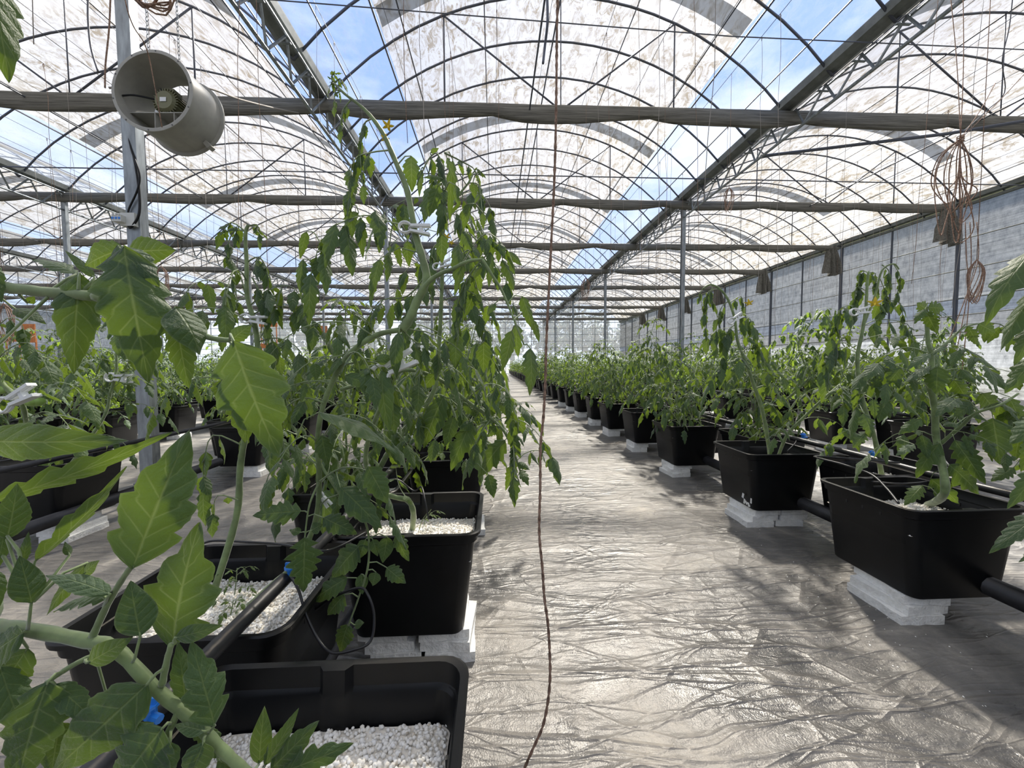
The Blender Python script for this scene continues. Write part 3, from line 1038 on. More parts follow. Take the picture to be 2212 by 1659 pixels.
def grow(ml, ms, stem, rr, lod, size=0.085, wilt=0.5, Lr=(0.20, 0.34), gap=0.075, s0=0.1, az0=0.0, r0=0.006, crown=True):
    """leaves along a stem polyline"""
    total = sum((stem[i + 1] - stem[i]).length for i in range(len(stem) - 1))
    k = len(stem)
    if ms is not None:
        ms.tube(stem, [r0 * (1 - 0.6 * i / (k - 1)) for i in range(k)], 8 if lod == 0 else 5 if lod == 1 else 3, cap=False)
    n = max(2, int(total * (1 - s0) / gap))
    az = az0
    for i in range(n):
        s = s0 + (1 - s0) * (i + rr.uniform(0, 0.5)) / n
        p, T = sampleline(stem, s)
        az += 2.4 + rr.uniform(-0.5, 0.5)
        fs = 1 - 0.45 * max(0, s - 0.6) / 0.4
        L = rr.uniform(*Lr) * fs
        w_ = wilt * rr.uniform(0.6, 1.3)
        pts = arcleaf(p, az, L, rr.uniform(0.2, 0.9), 0.4 + w_ * 1.3, 6 if lod < 2 else 3 if lod == 2 else 2)
        cleaf(ml, ms, pts, size * fs * rr.uniform(0.8, 1.15), lod, rr, wilt=min(0.9, w_), pairs=3 if lod < 2 else 2 if lod == 2 else 1, rr0=0.0022 if lod < 2 else 0.003)
    if crown:
        p, T = sampleline(stem, 0.999)
        for i in range(4 if lod < 3 else 2):
            pts = arcleaf(p, az + i * 1.7, rr.uniform(0.06, 0.11), 1.0, 0.9, 4 if lod < 2 else 2)
            cleaf(ml, ms, pts, size * 0.42, lod, rr, wilt=0.4, pairs=2 if lod < 3 else 1, rr0=0.0014, small=False)


def plant_meshes(seed, H, lod, name='plant'):
    rr = random.Random(seed)
    ml, ms = MB(), MB()
    ax, ay = rr.uniform(-0.16, 0.16), rr.uniform(-0.16, 0.16)
    stem = smoothpts([Vector((0, 0, 0)), Vector((ax * 0.5, ay * 0.3, H * 0.28)), Vector((ax * 0.4, ay, H * 0.62)), Vector((ax, ay * 0.9, H))], 3)
    grow(ml, ms, stem, rr, lod, size=rr.uniform(0.095, 0.125), wilt=rr.uniform(0.45, 0.85), az0=rr.random() * 6, s0=0.12, gap=0.050 if lod < 3 else 0.07, Lr=(0.24, 0.42))
    for i in range(3):
        s = rr.uniform(0.12, 0.45)
        p, _ = sampleline(stem, s)
        az = rr.random() * 6.28
        q = p + Vector((math.cos(az) * 0.22, math.sin(az) * 0.22, H * rr.uniform(0.15, 0.40)))
        r_ = q + Vector((math.cos(az) * 0.12, math.sin(az) * 0.12, H * rr.uniform(-0.05, 0.25)))
        grow(ml, ms, smoothpts([p, q, r_], 3), rr, lod, size=0.095, wilt=0.65, Lr=(0.16, 0.28), gap=0.075 if lod < 3 else 0.1, az0=az, r0=0.004)
    return ml, ms


near_var = []
for i in range(7):
    ml, ms = plant_meshes(100 + i, (0.74, 0.86, 0.98, 0.80, 1.08, 0.90, 0.76)[i], 1)
    near_var.append((ml.mesh('foliage', M['leaf'], True), ms.mesh('stem', M['stem'], True)))
mid_var = []
for i in range(6):
    ml, ms = plant_meshes(200 + i, (0.80, 0.94, 1.04, 0.86, 1.12, 0.74)[i], 2)
    nl = len(ml.f)
    for a, b_ in zip(('v', 'uv', 't'), ('v', 'uv', 't')):
        pass
    base = sum(len(a) for a in ml.v)
    ml.v += ms.v; ml.uv += ms.uv; ml.t += ms.t
    ml.f += [tuple(i_ + base for i_ in q) for q in ms.f]
    ml.m += [1] * len(ms.f)
    mid_var.append(ml.mesh('tomato_plant', [M['leaf_far'], M['stem']], True))
far_pts = []
for i in range(5):
    ml, ms = plant_meshes(300 + i, (0.84, 0.98, 1.10, 0.88, 1.02)[i], 3)
    far_pts.append((np.concatenate(ml.v), ml.f, np.concatenate(ml.uv), np.concatenate(ml.t)))

HERO = {('F1', 'a', 0), ('F1', 'b', 0), ('F0', 'a', 0), ('F0', 'a', 1), ('F0', 'b', 0), ('F0', 'b', 1), ('W0', 'a', 0), ('W0', 'a', 1), ('W0', 'a', 2), ('W0', 'b', 1)}
PW = min([p for p in LIGHTPOTS if p['row'] == 'W1' and p['col'] == 'a'], key=lambda p: abs(p['y'] - 4.6))
HERO.add((PW['row'], PW['col'], PW['n']))
for p in LIGHTPOTS:
    key = (p['row'], p['col'], p['n'])
    if key in HERO:
        continue
    rz = rnd.random() * 6.28
    sc = rnd.uniform(0.88, 1.12)
    z = PERL_Z + 0.0
    look = rnd.choice(('bushy', 'leafy', 'spreading', 'drooping'))
    lab = '%s tomato plant, %s' % (look, where(p))
    if p['y'] < 6.2:
        fo, st = near_var[rnd.randrange(7)]
        r = empty('tomato_plant', (p['x'] + rnd.uniform(-.06, .06), p['y'] + rnd.uniform(-.06, .06), z), rz)
        r.scale = (sc, sc, sc)
        put('foliage', fo, r)
        put('stem', st, r)
    else:
        r = put('tomato_plant', mid_var[rnd.randrange(6)], loc=(p['x'], p['y'], z), rz=rz, sc=sc)
    tag(r, lab, 'tomato plant', 'tomato plants in black pots')

b = MB()
for i, p in enumerate(FARPOTS):
    v, f, uv, t = far_pts[i % 5]
    a = rnd.random() * 6.28
    ca, sa = math.cos(a), math.sin(a)
    sc = rnd.uniform(0.85, 1.15)
    vv = v * sc
    vv = np.stack([vv[:, 0] * ca - vv[:, 1] * sa + p['x'], vv[:, 0] * sa + vv[:, 1] * ca + p['y'], vv[:, 2] + PERL_Z], 1)
    b.v.append(vv); b.uv.append(uv); b.t.append(t)
    p['f0'] = None
off = 0
for i, p in enumerate(FARPOTS):
    v, f, uv, t = far_pts[i % 5]
    b.f.extend([tuple(k + off for k in q) for q in f])
    off += len(v)
b.m = [0] * len(b.f)
tag(b.build('distant_foliage', M['leaf_far'], smooth=True), 'mass of distant tomato plants filling the rows to the gable', 'tomato plants', kind='stuff')
print('POTS', len(pots), 'far', len(FARPOTS), 'last near y', LIGHTPOTS[-1]['y'], 'slabs', nslab)


# ------------------------------------------------------------------ the large plants close to the camera
def on_z(px, py, z):
    v = CM @ Vector(((px - CX) / FPX, -(py - CY) / FPX, -1.0))
    return Vector((0, 0, HCAM)) + v * ((z - HCAM) / v.z)


CAMP = Vector((0, 0, HCAM))
CMT = CM.transposed()


def pix(p):
    q = CMT @ (p - CAMP)
    return CX + FPX * q.x / -q.z, CY - FPX * q.y / -q.z



class Hero:
    def __init__(s, seed, d):
        s.ml, s.ms, s.rr, s.d = MB(), MB(), random.Random(seed), d
        s.bases = []
        s.k = 1.0

    def pt(s, q):
        return q if isinstance(q, Vector) else P(q[0], q[1], q[2] if len(q) > 2 else s.d)

    def stem(s, pts, r0, r1=None, n=8, leaves=0, **kw):
        w3 = smoothpts([s.pt(q) for q in pts], 5)
        k = len(w3)
        r1 = r1 or r0 * 0.6
        s.ms.tube(w3, [(r0 + (r1 - r0) * i / (k - 1)) * (1 + 0.07 * math.sin(i * 2.1)) for i in range(k)], n)
        return w3

    def lf(s, bx, by, tx, ty, wpx, d=None, td=None, roll=0.0, fold=None, bend=None, lobe=None, tint=None, pet=None, nl=None, ruf=None):
        rr = s.rr
        d = d or s.d
        td = td or d * (1 + rr.uniform(-0.03, 0.03))
        a, t = P(bx, by, d), P(tx, ty, td)
        dv = t - a
        L = dv.length
        n = (CAMP - a).normalized() + UP * 0.35
        yh = dv.normalized()
        xh = yh.cross(n - yh * n.dot(yh)).normalized()
        mid = a.lerp(t, 0.4)
        q1, q2 = pix(mid - xh * 0.005), pix(mid + xh * 0.005)
        W = wpx * 1.10 * 0.01 / max(0.5, math.hypot(q1[0] - q2[0], q1[1] - q2[1]))
        n = Matrix.Rotation(R(roll) + rr.uniform(-0.25, 0.25), 3, yh) @ n
        s.bases.append((a, yh))
        hi = L > 0.05
        leaflet(s.ml, a, dv, n, L, W, fold=rr.uniform(0.10, 0.40) if fold is None else fold, bend=rr.uniform(0.3, 0.9) if bend is None else bend,
                lobe=rr.uniform(0.20, 0.42) if lobe is None else lobe * 1.45, nu=26 if hi else 12, nv=4 if hi else 2, tint=rr.random() if tint is None else tint,
                ruffle=rr.uniform(0.02, 0.05) if ruf is None else ruf, phase=rr.random() * 6, nlobe=nl or rr.choice((4.0, 5.0, 6.0)))
        if pet:
            s.ms.tube([P(pet[0], pet[1], d), a, a.lerp(t, 0.15)], [0.0016, 0.0013, 0.0008], 5, cap=False)

    def cl(s, pts, size, wilt=0.6, pairs=4, r0=0.0024, start=0.25, lod=1, fold=0.45, term=True):
        cleaf(s.ml, s.ms, smoothpts([s.pt(q) for q in pts], 3), size * s.k, lod, s.rr, wilt=wilt, pairs=pairs, rr0=r0, start=start, fold=fold, term=term)

    def fill(s, stem3, n, Lr, size, wilt=0.6, s0=0.1, s1=1.0, lod=1):
        az = s.rr.random() * 6
        for i in range(n):
            t = s0 + (s1 - s0) * (i + 0.5) / n
            p, T = sampleline(stem3, t)
            az += 2.4 + s.rr.uniform(-.4, .4)
            w_ = wilt * s.rr.uniform(0.7, 1.3)
            cleaf(s.ml, s.ms, arcleaf(p, az, s.rr.uniform(*Lr), s.rr.uniform(0.1, 0.8), 0.5 + w_), size * s.rr.uniform(0.8, 1.15), lod, s.rr, wilt=min(w_, 0.9), pairs=3, rr0=0.0022)

    def done(s, name, label, root):
        if s.bases and s.ms.v:
            V = np.concatenate(s.ms.v)
            for a, yh in s.bases:
                dd = np.linalg.norm(V - np.array(a), axis=1)
                q = Vector(V[int(dd.argmin())])
                L = (q - a).length
                if 0.004 < L < 0.22:
                    s.ms.tube([q, q.lerp(a, 0.5) + Vector((0, 0, L * 0.12)) - yh * L * 0.1, a, a + yh * 0.004], [0.0017, 0.0014, 0.0012, 0.0008], 4, cap=False)
        r = empty(name, root)
        for nm, mb_, m in (('foliage', s.ml, M['leaf']), ('stem', s.ms, M['stem'])):
            if mb_.v:
                for i, a in enumerate(mb_.v):
                    mb_.v[i] = a - np.array(root)
                mb_.build(nm, m, r, smooth=True)
        return tag(r, label, 'tomato plant', 'tomato plants in black pots')


def clip(px, py, d, ang, size, label, tilt=0.0, parent=None):
    """white two-jawed plant clip"""
    b = MB()
    rot = CM @ Matrix.Rotation(R(-ang), 3, 'Z') @ Matrix.Rotation(R(tilt), 3, 'X')
    c = P(px, py, d)

    def L(x, y, z):
        return c + rot @ Vector((x * size, y * size, z * size))
    for s_ in (-1, 1):
        m3 = rot @ Matrix.Rotation(s_ * 0.10, 3, 'Z')
        b.box(L(0.18, s_ * 0.11, 0), (size * 0.62, size * 0.075, size * 0.20), m3)
        b.box(L(0.18, s_ * 0.07, 0), (size * 0.60, size * 0.03, size * 0.05), m3)
    b.box(L(0.20, 0, 0), (size * 0.09, size * 0.20, size * 0.14), rot)
    ring = [L(-0.30 + 0.20 * math.cos(t), 0.17 * math.sin(t), 0) for t in [R(35 + 290 * i / 14) for i in range(15)]]
    b.tube(ring, size * 0.035, 6)
    b.tube([q + rot @ Vector((0, 0, size * 0.08)) for q in ring], size * 0.03, 6)
    return tag(b.build('plant_clip', M['white'], smooth=False), label, 'clip', 'white plant clips')


def flower(hero_root, px, py, d, size=0.016):
    b = MB()
    c = P(px, py, d)
    rr = random.Random(px)
    ax = (CAMP - c).normalized() + Vector((rr.uniform(-.4, .4), 0, -0.7))
    ax.normalize()
    u = ax.orthogonal().normalized()
    w2 = ax.cross(u)
    for i in range(5):
        a = 2 * math.pi * i / 5
        dv = u * math.cos(a) + w2 * math.sin(a) - ax * 0.35
        leaflet(b, c, dv, ax, size, size * 0.42, fold=0.2, bend=0.7, lobe=0, nu=5, nv=1)
    b.tube([c, c + ax * size * 0.6], [size * 0.16, size * 0.05], 6)
    o = b.build('flower', M['petal'], smooth=True)
    o.parent = hero_root
    o.matrix_parent_inverse = Matrix.Translation(hero_root.location).inverted()
    return o


# --- plant reaching in from the lower left and the upper left
g = Hero(11, 0.42)
root = Vector((-0.64, 0.05, PERL_Z))
g.stem([root, Vector((-0.68, 0.12, 0.70)), Vector((-0.74, 0.25, 1.0)), (-160, 600, 0.47), (-60, 612, 0.45), (20, 622, 0.45), (110, 632, 0.45), (205, 640, 0.45)], 0.009, 0.0058)
g.stem([(205, 640, 0.45), (280, 655, 0.45), (350, 690, 0.45), (400, 710, 0.46), (460, 731, 0.46), (500, 735, 0.46)], 0.0058, 0.0028)
for a in ((172, 590, 160, 808, 112, .45, .46, 8, .42, .5, .14), (268, 532, 322, 828, 172, .43, .44, -5, .22, .75, .22), (275, 545, 380, 540, 62, .46, .47, 0, .2, .5, .05),
          (165, 592, 70, 562, 46, .47, .48, 20, .2, .6, .25), (60, 655, 75, 640, 20, .46, .46, 0, .2, .3, 0), (205, 600, 140, 540, 22, .46, .46, 0, .2, .3, 0),
          (382, 700, 408, 840, 72, .47, .48, 10, .35, .5, .2), (378, 664, 432, 768, 96, .44, .45, -10, .25, .9, .0),
          (505, 737, 604, 986, 168, .43, .45, 4, .16, .6, .26), (528, 828, 530, 958, 84, .44, .45, 0, .25, .6, .25), (-30, 560, 5, 655, 60, .44, .44, 0, .2, .6, .1),
          (500, 735, 545, 700, 40, .47, .48, 0, .2, .5, .1), (30, 665, 100, 700, 40, .5, .5, 0, .2, .5, .1), (345, 690, 352, 650, 18, .45, .45, 0, .2, .5, 0)):
    g.lf(*a[:5], d=a[5], td=a[6], roll=a[7], fold=a[8], bend=a[9], lobe=a[10])
g.lf(-40, -90, 20, 180, 150, d=.36, td=.37, fold=.3, bend=.6, lobe=.2, tint=0.0)
g.lf(270, 536, 185, 575, 70, d=.44, fold=.3, bend=.9, lobe=.1)
g.lf(255, 530, 345, 620, 80, d=.435, fold=.3, bend=.9, lobe=.15)
g.stem([(-60, 612, 0.45), (-120, 300, 0.42), (-110, 60, .38), (-80, -50, .36)], 0.006, 0.003)
# lower branch
g.stem([root + Vector((0, 0.0, 0.12)), Vector((-0.66, 0.2, 0.55)), (-90, 1345, 0.42), (-20, 1352, 0.41), (60, 1360, 0.40), (190, 1385, 0.39), (250, 1402, 0.385), (330, 1482, 0.38), (420, 1560, 0.38), (480, 1620, 0.38), (530, 1665, 0.38), (600, 1720, .38)], 0.008, 0.0045)
g.stem([(200, 1375, .39), (230, 1310, .385), (262, 1255, .38), (290, 1215, .375)], 0.0034, 0.0024)
g.stem([(350, 1480, .38), (360, 1430, .378), (370, 1392, .375)], 0.0032, 0.0026)
g.stem([(250, 1400, .385), (170, 1430, .37), (100, 1475, .36)], 0.0030, 0.002)
g.stem([(390, 1525, .38), (360, 1590, .37), (320, 1660, .36)], 0.0034, 0.003)
for a in ((286, 1228, 410, 928, 176, .37, .385, 6, .16, .35, .24), (372, 1398, 432, 1128, 190, .39, .40, -14, .10, .4, .30), (303, 1374, 282, 1254, 96, .365, .37, 0, .10, .3, .0),
          (238, 1283, 98, 1243, 64, .375, .38, 20, .18, .5, .05), (68, 1302, 42, 1200, 84, .37, .37, 0, .12, .4, .0), (188, 1432, 287, 1376, 50, .365, .37, 15, .15, .4, .0),
          (377, 1378, 482, 1350, 40, .375, .38, 25, .15, .4, .0), (-20, 1085, 372, 934, 58, .40, .44, 62, .30, .3, .30), (76, 1212, 274, 1008, 62, .39, .40, 55, .35, .3, .30),
          (-40, 952, 278, 952, 86, .40, .42, 28, .10, .9, .05), (15, 1165, 38, 1044, 92, .38, .38, 0, .2, .5, .05), (104, 1472, 40, 1700, 170, .35, .35, 0, .2, .5, .2),
          (118, 1478, 210, 1562, 82, .36, .36, 0, .2, .6, .12), (318, 1478, 112, 1668, 124, .36, .36, -10, .18, .5, .10), (352, 1572, 240, 1720, 130, .36, .35, 0, .2, .5, .25),
          (464, 1568, 412, 1384, 116, .375, .385, -12, .14, .5, .28), (400, 1508, 384, 1386, 62, .385, .39, 0, .15, .4, .1), (443, 1580, 376, 1566, 42, .37, .37, 0, .2, .4, .0),
          (440, 1602, 405, 1700, 66, .365, .36, 0, .2, .4, .1), (368, 1602, 345, 1710, 62, .36, .36, 0, .25, .4, .1), (240, 1285, 115, 1322, 50, .39, .40, 30, .3, .5, .3),
          (50, 1366, -60, 1450, 74, .38, .38, 0, .2, .4, .1), (50, 1215, 62, 1148, 30, .38, .38, 0, .4, .5, .2), (560, 1650, 572, 1524, 50, .42, .43, 0, .15, .4, .0),
          (572, 1655, 646, 1528, 34, .42, .43, 20, .25, .4, .1), (585, 1662, 690, 1556, 60, .42, .43, 10, .2, .4, .2), (595, 1672, 765, 1604, 88, .42, .42, 10, .15, .6, .35),
          (470, 1640, 540, 1690, 60, .38, .38, 0, .2, .4, .1), (190, 1215, 100, 1330, 40, .40, .40, 20, .3, .4, .1), (150, 1200, 140, 1170, 22, .4, .4, 0, .3, .4, 0),
          (10, 1150, -5, 1230, 40, .38, .38, 0, .3, .4, 0), (130, 1560, 110, 1680, 90, .37, .37, 0, .3, .4, 0.1),
          (60, 1400, -20, 1530, 90, .42, .42, 0, .2, .4, .1), (0, 1440, 60, 1600, 110, .41, .41, 10, .2, .5, .15), (230, 1500, 260, 1620, 80, .41, .41, -10, .2, .5, .15), (300, 1560, 330, 1690, 90, .41, .41, 0, .2, .5, .2),
          (420, 1560, 500, 1650, 60, .40, .40, 10, .2, .5, .2), (-20, 1230, -10, 1330, 70, .40, .40, 0, .2, .5, .1), (180, 1240, 215, 1210, 24, .39, .39, 0, .2, .4, 0), (640, 1665, 700, 1630, 40, .42, .42, 0, .2, .4, .2)):
    g.lf(*a[:5], d=a[5], td=a[6], roll=a[7], fold=a[8], bend=a[9], lobe=a[10])
for a in ((303, 1374, 292, 1420, 280, 1440), (68, 1302, 64, 1335, 60, 1360), (238, 1283, 232, 1290, 225, 1310)):
    g.ms.tube([P(a[0], a[1], .372), P(a[2], a[3], .376), P(a[4], a[5], .385)], [0.0012, 0.0014, 0.0018], 5)
g.done('tomato_plant', 'tomato plant reaching in at the corner, its leaves by far the largest in view', root)

# --- tall centre plant with the pale clip
g = Hero(12, 0.88)
g.k = 1.15
root = on_z(532, 1312, PERL_Z)
main = g.stem([root, (585, 1265, .90), (640, 1215, .90), (680, 1130, .92), (690, 1040, .92), (686, 950, .90), (700, 870, .89), (736, 790, .88), (770, 751, .87), (815, 723, .87), (868, 712, .87)], 0.0065, 0.0060)
up = g.stem([(868, 712, .87), (884, 690, .87), (900, 652, .87), (921, 607, .87), (914, 563, .87), (898, 509, .87), (889, 460, .87), (876, 401, .87), (845, 327, .87), (828, 290, .87), (805, 256, .87), (780, 230, .87), (745, 203, .87), (722, 180, .87)], 0.0115, 0.0022)
rb = g.stem([(905, 640, .87), (925, 610, .86), (950, 592, .86), (975, 582, .85), (1010, 565, .85), (1042, 560, .85)], 0.0062, 0.0032)
g.stem([(1042, 560, .85), (1062, 592, .85), (1086, 632, .85), (1110, 690, .85), (1132, 745, .85)], 0.0034, 0.0018)
for a in ((888, 337, 890, 416, 38), (948, 398, 926, 470, 34), (952, 384, 913, 384, 14), (978, 345, 972, 482, 24), (955, 425, 950, 516, 30), (812, 455, 823, 540, 40), (745, 490, 762, 598, 48), (778, 470, 784, 558, 28),
          (725, 485, 702, 580, 40), (700, 545, 704, 640, 38), (672, 590, 668, 706, 44), (655, 560, 650, 640, 30), (755, 365, 765, 432, 34), (990, 528, 982, 638, 42), (880, 520, 884, 576, 32), (1022, 393, 1026, 430, 20),
          (1145, 752, 1144, 856, 42), (1106, 714, 1084, 802, 36), (1128, 640, 1150, 712, 30), (1085, 560, 1110, 630, 32), (1098, 545, 1128, 575, 20), (1060, 545, 1056, 622, 24), (1040, 575, 1018, 610, 20),
          (1030, 620, 1000, 690, 26), (1070, 655, 1052, 680, 18), (1040, 655, 1018, 640, 26), (930, 330, 948, 320, 14), (965, 340, 985, 390, 16), (910, 365, 906, 428, 16), (985, 400, 990, 445, 18),
          (760, 410, 745, 470, 30), (775, 460, 740, 475, 18), (860, 500, 850, 470, 22), (1000, 500, 1020, 545, 26), (1035, 500, 1050, 545, 22), (1060, 520, 1090, 548, 20), (840, 545, 835, 610, 26), (820, 560, 800, 640, 30),
          (690, 640, 640, 700, 28), (662, 500, 648, 560, 24), (1150, 690, 1165, 740, 20), (1010, 440, 1000, 500, 20)):
    g.lf(*a, d=.87 + g.rr.uniform(-0.05, 0.06), roll=g.rr.uniform(-35, 35))
for pts, sz, wl, pr in (([(893, 487), (850, 482), (800, 466), (760, 472), (715, 495), (685, 545), (668, 620)], .062, .9, 5), ([(900, 400), (925, 345), (945, 332), (956, 370), (957, 440), (955, 505)], .05, .9, 5),
                        ([(838, 325), (800, 330), (766, 345), (756, 400), (758, 455)], .05, .9, 4), ([(805, 256), (785, 270), (778, 320), (784, 400)], .034, .9, 5), ([(760, 215), (740, 240), (735, 280)], .024, .8, 4),
                        ([(745, 203), (725, 195), (722, 230)], .02, .7, 3), ([(730, 190), (720, 175), (712, 190)], .016, .4, 3), ([(722, 180), (735, 170), (745, 185)], .016, .4, 3), ([(720, 182), (716, 165), (722, 160)], .016, .3, 3),
                        ([(960, 330), (1000, 350), (1030, 375), (1042, 460)], .028, .6, 4), ([(812, 724), (790, 690), (745, 668), (722, 690)], .055, .8, 3), ([(768, 752), (730, 770), (680, 775), (610, 830)], .055, .6, 4),
                        ([(1000, 568), (1030, 520), (1060, 505), (1095, 540)], .05, .8, 4), ([(700, 870), (650, 860), (600, 900), (590, 960)], .06, .7, 4), ([(690, 960), (730, 900), (790, 905), (850, 960)], .06, .6, 3),
                        ([(685, 1000), (640, 990), (600, 1010), (585, 1040)], .06, .6, 3), ([(736, 790), (790, 780), (840, 800), (850, 870)], .06, .8, 4), ([(868, 712), (900, 740), (950, 760), (985, 830)], .06, .8, 4),
                        ([(915, 600), (880, 640), (820, 650), (790, 700)], .05, .8, 4), ([(1042, 560), (1010, 600), (990, 650), (985, 720)], .06, .85, 4), ([(690, 1040), (740, 1010), (800, 1020), (830, 1060)], .06, .5, 3)):
    g.cl(pts, sz, wl, pr)
for a in ((690, 890, 860, 984, 66, .80, .82, -35, .25, .7, .04), (795, 1008, 838, 1088, 62, .84, .85, 0, .15, .5, .2), (735, 1052, 825, 1142, 66, .84, .84, 0, .15, .6, .25), (698, 1118, 772, 1154, 50, .85, .85, 0, .2, .5, .2),
          (651, 1104, 546, 1114, 54, .86, .86, 0, .15, .5, .3), (658, 1160, 654, 1280, 84, .85, .85, 0, .12, .5, .4), (650, 1150, 625, 1145, 20, .86, .86, 0, .1, .3, 0), (672, 1146, 697, 1132, 24, .86, .86, 0, .1, .3, 0),
          (775, 1180, 718, 1248, 58, .90, .90, 0, .15, .5, .2), (750, 1248, 670, 1302, 48, .90, .90, 0, .15, .5, .2), (780, 1240, 783, 1284, 28, .9, .9, 0, .1, .4, 0), (812, 1236, 805, 1266, 26, .9, .9, 0, .1, .4, 0),
          (837, 1160, 827, 1216, 32, .9, .9, 0, .1, .4, 0), (805, 1165, 816, 1202, 24, .9, .9, 0, .1, .4, 0), (790, 1165, 778, 1206, 30, .9, .9, 0, .1, .4, .1), (835, 1226, 877, 1260, 42, .9, .9, 0, .15, .5, .2),
          (856, 1152, 884, 1212, 36, .9, .9, 20, .3, .9, .2), (745, 1285, 708, 1328, 48, .9, .9, 0, .15, .5, .2), (752, 1348, 734, 1410, 42, .9, .9, 0, .15, .5, .2), (765, 1350, 787, 1345, 20, .9, .9, 0, .1, .3, 0),
          (695, 940, 708, 1008, 44, .86, .86, 0, .2, .5, .25), (745, 812, 812, 836, 30, .82, .82, 0, .2, .5, .05), (825, 800, 842, 935, 44, .83, .83, 30, .5, .8, .1), (862, 718, 857, 820, 34, .82, .82, 20, .3, 1.1, .1),
          (680, 785, 684, 822, 24, .84, .84, 0, .1, .3, 0), (812, 780, 848, 770, 22, .82, .82, 20, .3, .5, 0)):
    g.lf(*a[:5], d=a[5], td=a[6], roll=a[7], fold=a[8], bend=a[9], lobe=a[10])
g.stem([(690, 1040, .92), (672, 1080, .87), (664, 1115, .86), (658, 1168, .855)], 0.0026, 0.0016)
g.stem([(690, 1000, .92), (740, 1075, .90), (790, 1130, .90), (796, 1215, .90), (775, 1290, .90), (752, 1352, .90)], 0.0034, 0.0018)
g.fill(main, 9, (0.14, 0.24), 0.06, 0.6, s0=0.3)
hero_c = g.done('tomato_plant', 'tall centre tomato plant with thick stem, its wilting tip near the fan', root)
flower(hero_c, 838, 272, .86)
flower(hero_c, 832, 300, .87, 0.012)
flower(hero_c, 1000, 665 - 12, 1.0, 0.01)
clip(896, 494, .86, 6, 0.070, 'white clip around the thick centre stem high above the plants')
clip(850, 792, .84, -28, 0.105, 'large white clip tilted on the lower centre branches')
clip(955, 572, 1.30, -20, 0.065, 'small white clip below the yellow blossoms of the centre plants')
clip(548, 690, .98, 5, 0.065, 'white ring clip on the slender stem before the orange boards')
clip(257, 816, 2.32, 4, 0.15, 'white clip hanging level in front of the fan post foot')
clip(35, 862, 1.1, -28, 0.12, 'white clip beside the two green tomatoes')
clip(700, 1078, .93, 50, 0.045, 'little white clip low over the pot with the pipe')
clip(915, 925, 1.5, -30, 0.11, 'white clip low down behind the centre plants')
clip(1588, 688, 2.25, -30, 0.10, 'white clip on the tall drooping plant before the net wall')
clip(1857, 672, 1.9, -10, 0.10, 'white clip on the tall stem in front of the wall posts')
clip(1733, 722, 4.6, 0, 0.17, 'tiny white clip on the plant between the two tall drooping ones')

# --- plant of the second pot at the aisle
g = Hero(13, 1.30)
root = on_z(890, 1148, PERL_Z)
a1 = g.stem([root, (893, 1110, 1.33), (882, 1082, 1.32), (850, 1073, 1.31), (818, 1058, 1.30), (790, 1000, 1.30), (800, 935, 1.28), (822, 880, 1.25), (826, 852, 1.22), (806, 838, 1.2), (770, 833, 1.18), (735, 842, 1.16)], 0.0105, 0.0055)
a2 = g.stem([(822, 880, 1.25), (850, 820, 1.22), (877, 799, 1.20), (943, 816, 1.20), (1006, 864, 1.20), (1079, 920, 1.2), (1104, 962, 1.2), (1118, 1000, 1.2), (1128, 1030, 1.2)], 0.0075, 0.0028)
for a in ((958, 857, 915, 968, 58), (1020, 910, 973, 1018, 50), (1092, 950, 1040, 1028, 54), (1075, 853, 1062, 902, 22), (1020, 914, 992, 930, 24), (1072, 920, 1053, 944, 24), (1100, 890, 1116, 948, 34), (1113, 995, 1092, 1060, 26),
          (1055, 1025, 1067, 1076, 30), (1005, 995, 1003, 1034, 16), (1045, 738, 1045, 806, 36), (940, 808, 904, 849, 28), (980, 900, 960, 965, 34), (1000, 870, 1040, 905, 22), (940, 950, 930, 1000, 28), (1080, 870, 1110, 905, 24),
          (1118, 1000, 1145, 1015, 18), (1124, 1015, 1142, 1050, 22), (1060, 850, 1080, 905, 24), (1100, 930, 1125, 990, 26)):
    g.lf(*a, d=1.18 + g.rr.uniform(-0.05, 0.05), roll=g.rr.uniform(-25, 25))
for pts, sz, wl, pr in (([(943, 816, 1.2), (980, 790, 1.2), (1030, 800, 1.2), (1050, 860, 1.2)], .075, .75, 3), ([(1006, 864, 1.2), (1050, 830, 1.15), (1090, 840, 1.1), (1110, 880, 1.1)], .07, .75, 3),
                        ([(1060, 905, 1.2), (1030, 950, 1.15), (1010, 1000, 1.15)], .075, .6, 3), ([(880, 800, 1.2), (900, 850, 1.15), (905, 920, 1.15)], .07, .8, 3), ([(800, 935, 1.3), (850, 930, 1.2), (880, 960, 1.15)], .07, .7, 3),
                        ([(882, 1082, 1.3), (862, 1050, 1.25), (855, 1010, 1.2)], .06, .5, 2), ([(1104, 962, 1.2), (1115, 940, 1.2), (1120, 900, 1.2)], .06, .8, 3)):
    g.cl(pts, sz, wl, pr)
g.fill(a2, 10, (0.16, 0.30), 0.07, 0.7, s0=0.05, s1=0.9)
g.fill(a1, 5, (0.14, 0.24), 0.065, 0.7, s0=0.45)
for bx, by in ((905, 1150), (915, 1140)):
    q = on_z(bx, by, PERL_Z)
    g.stem([q, q + Vector((0.01, 0, 0.04)), q + Vector((0.03, 0, 0.07))], 0.0018, 0.001, 5)
    g.cl([q + Vector((0.01, 0, 0.04)), q + Vector((0.04, 0.01, 0.06)), q + Vector((0.06, 0.02, 0.055))], .022, .3, 2, r0=0.001)
g.done('tomato_plant', 'tomato plant with crooked woody stem rising from the second pot at the aisle', root)

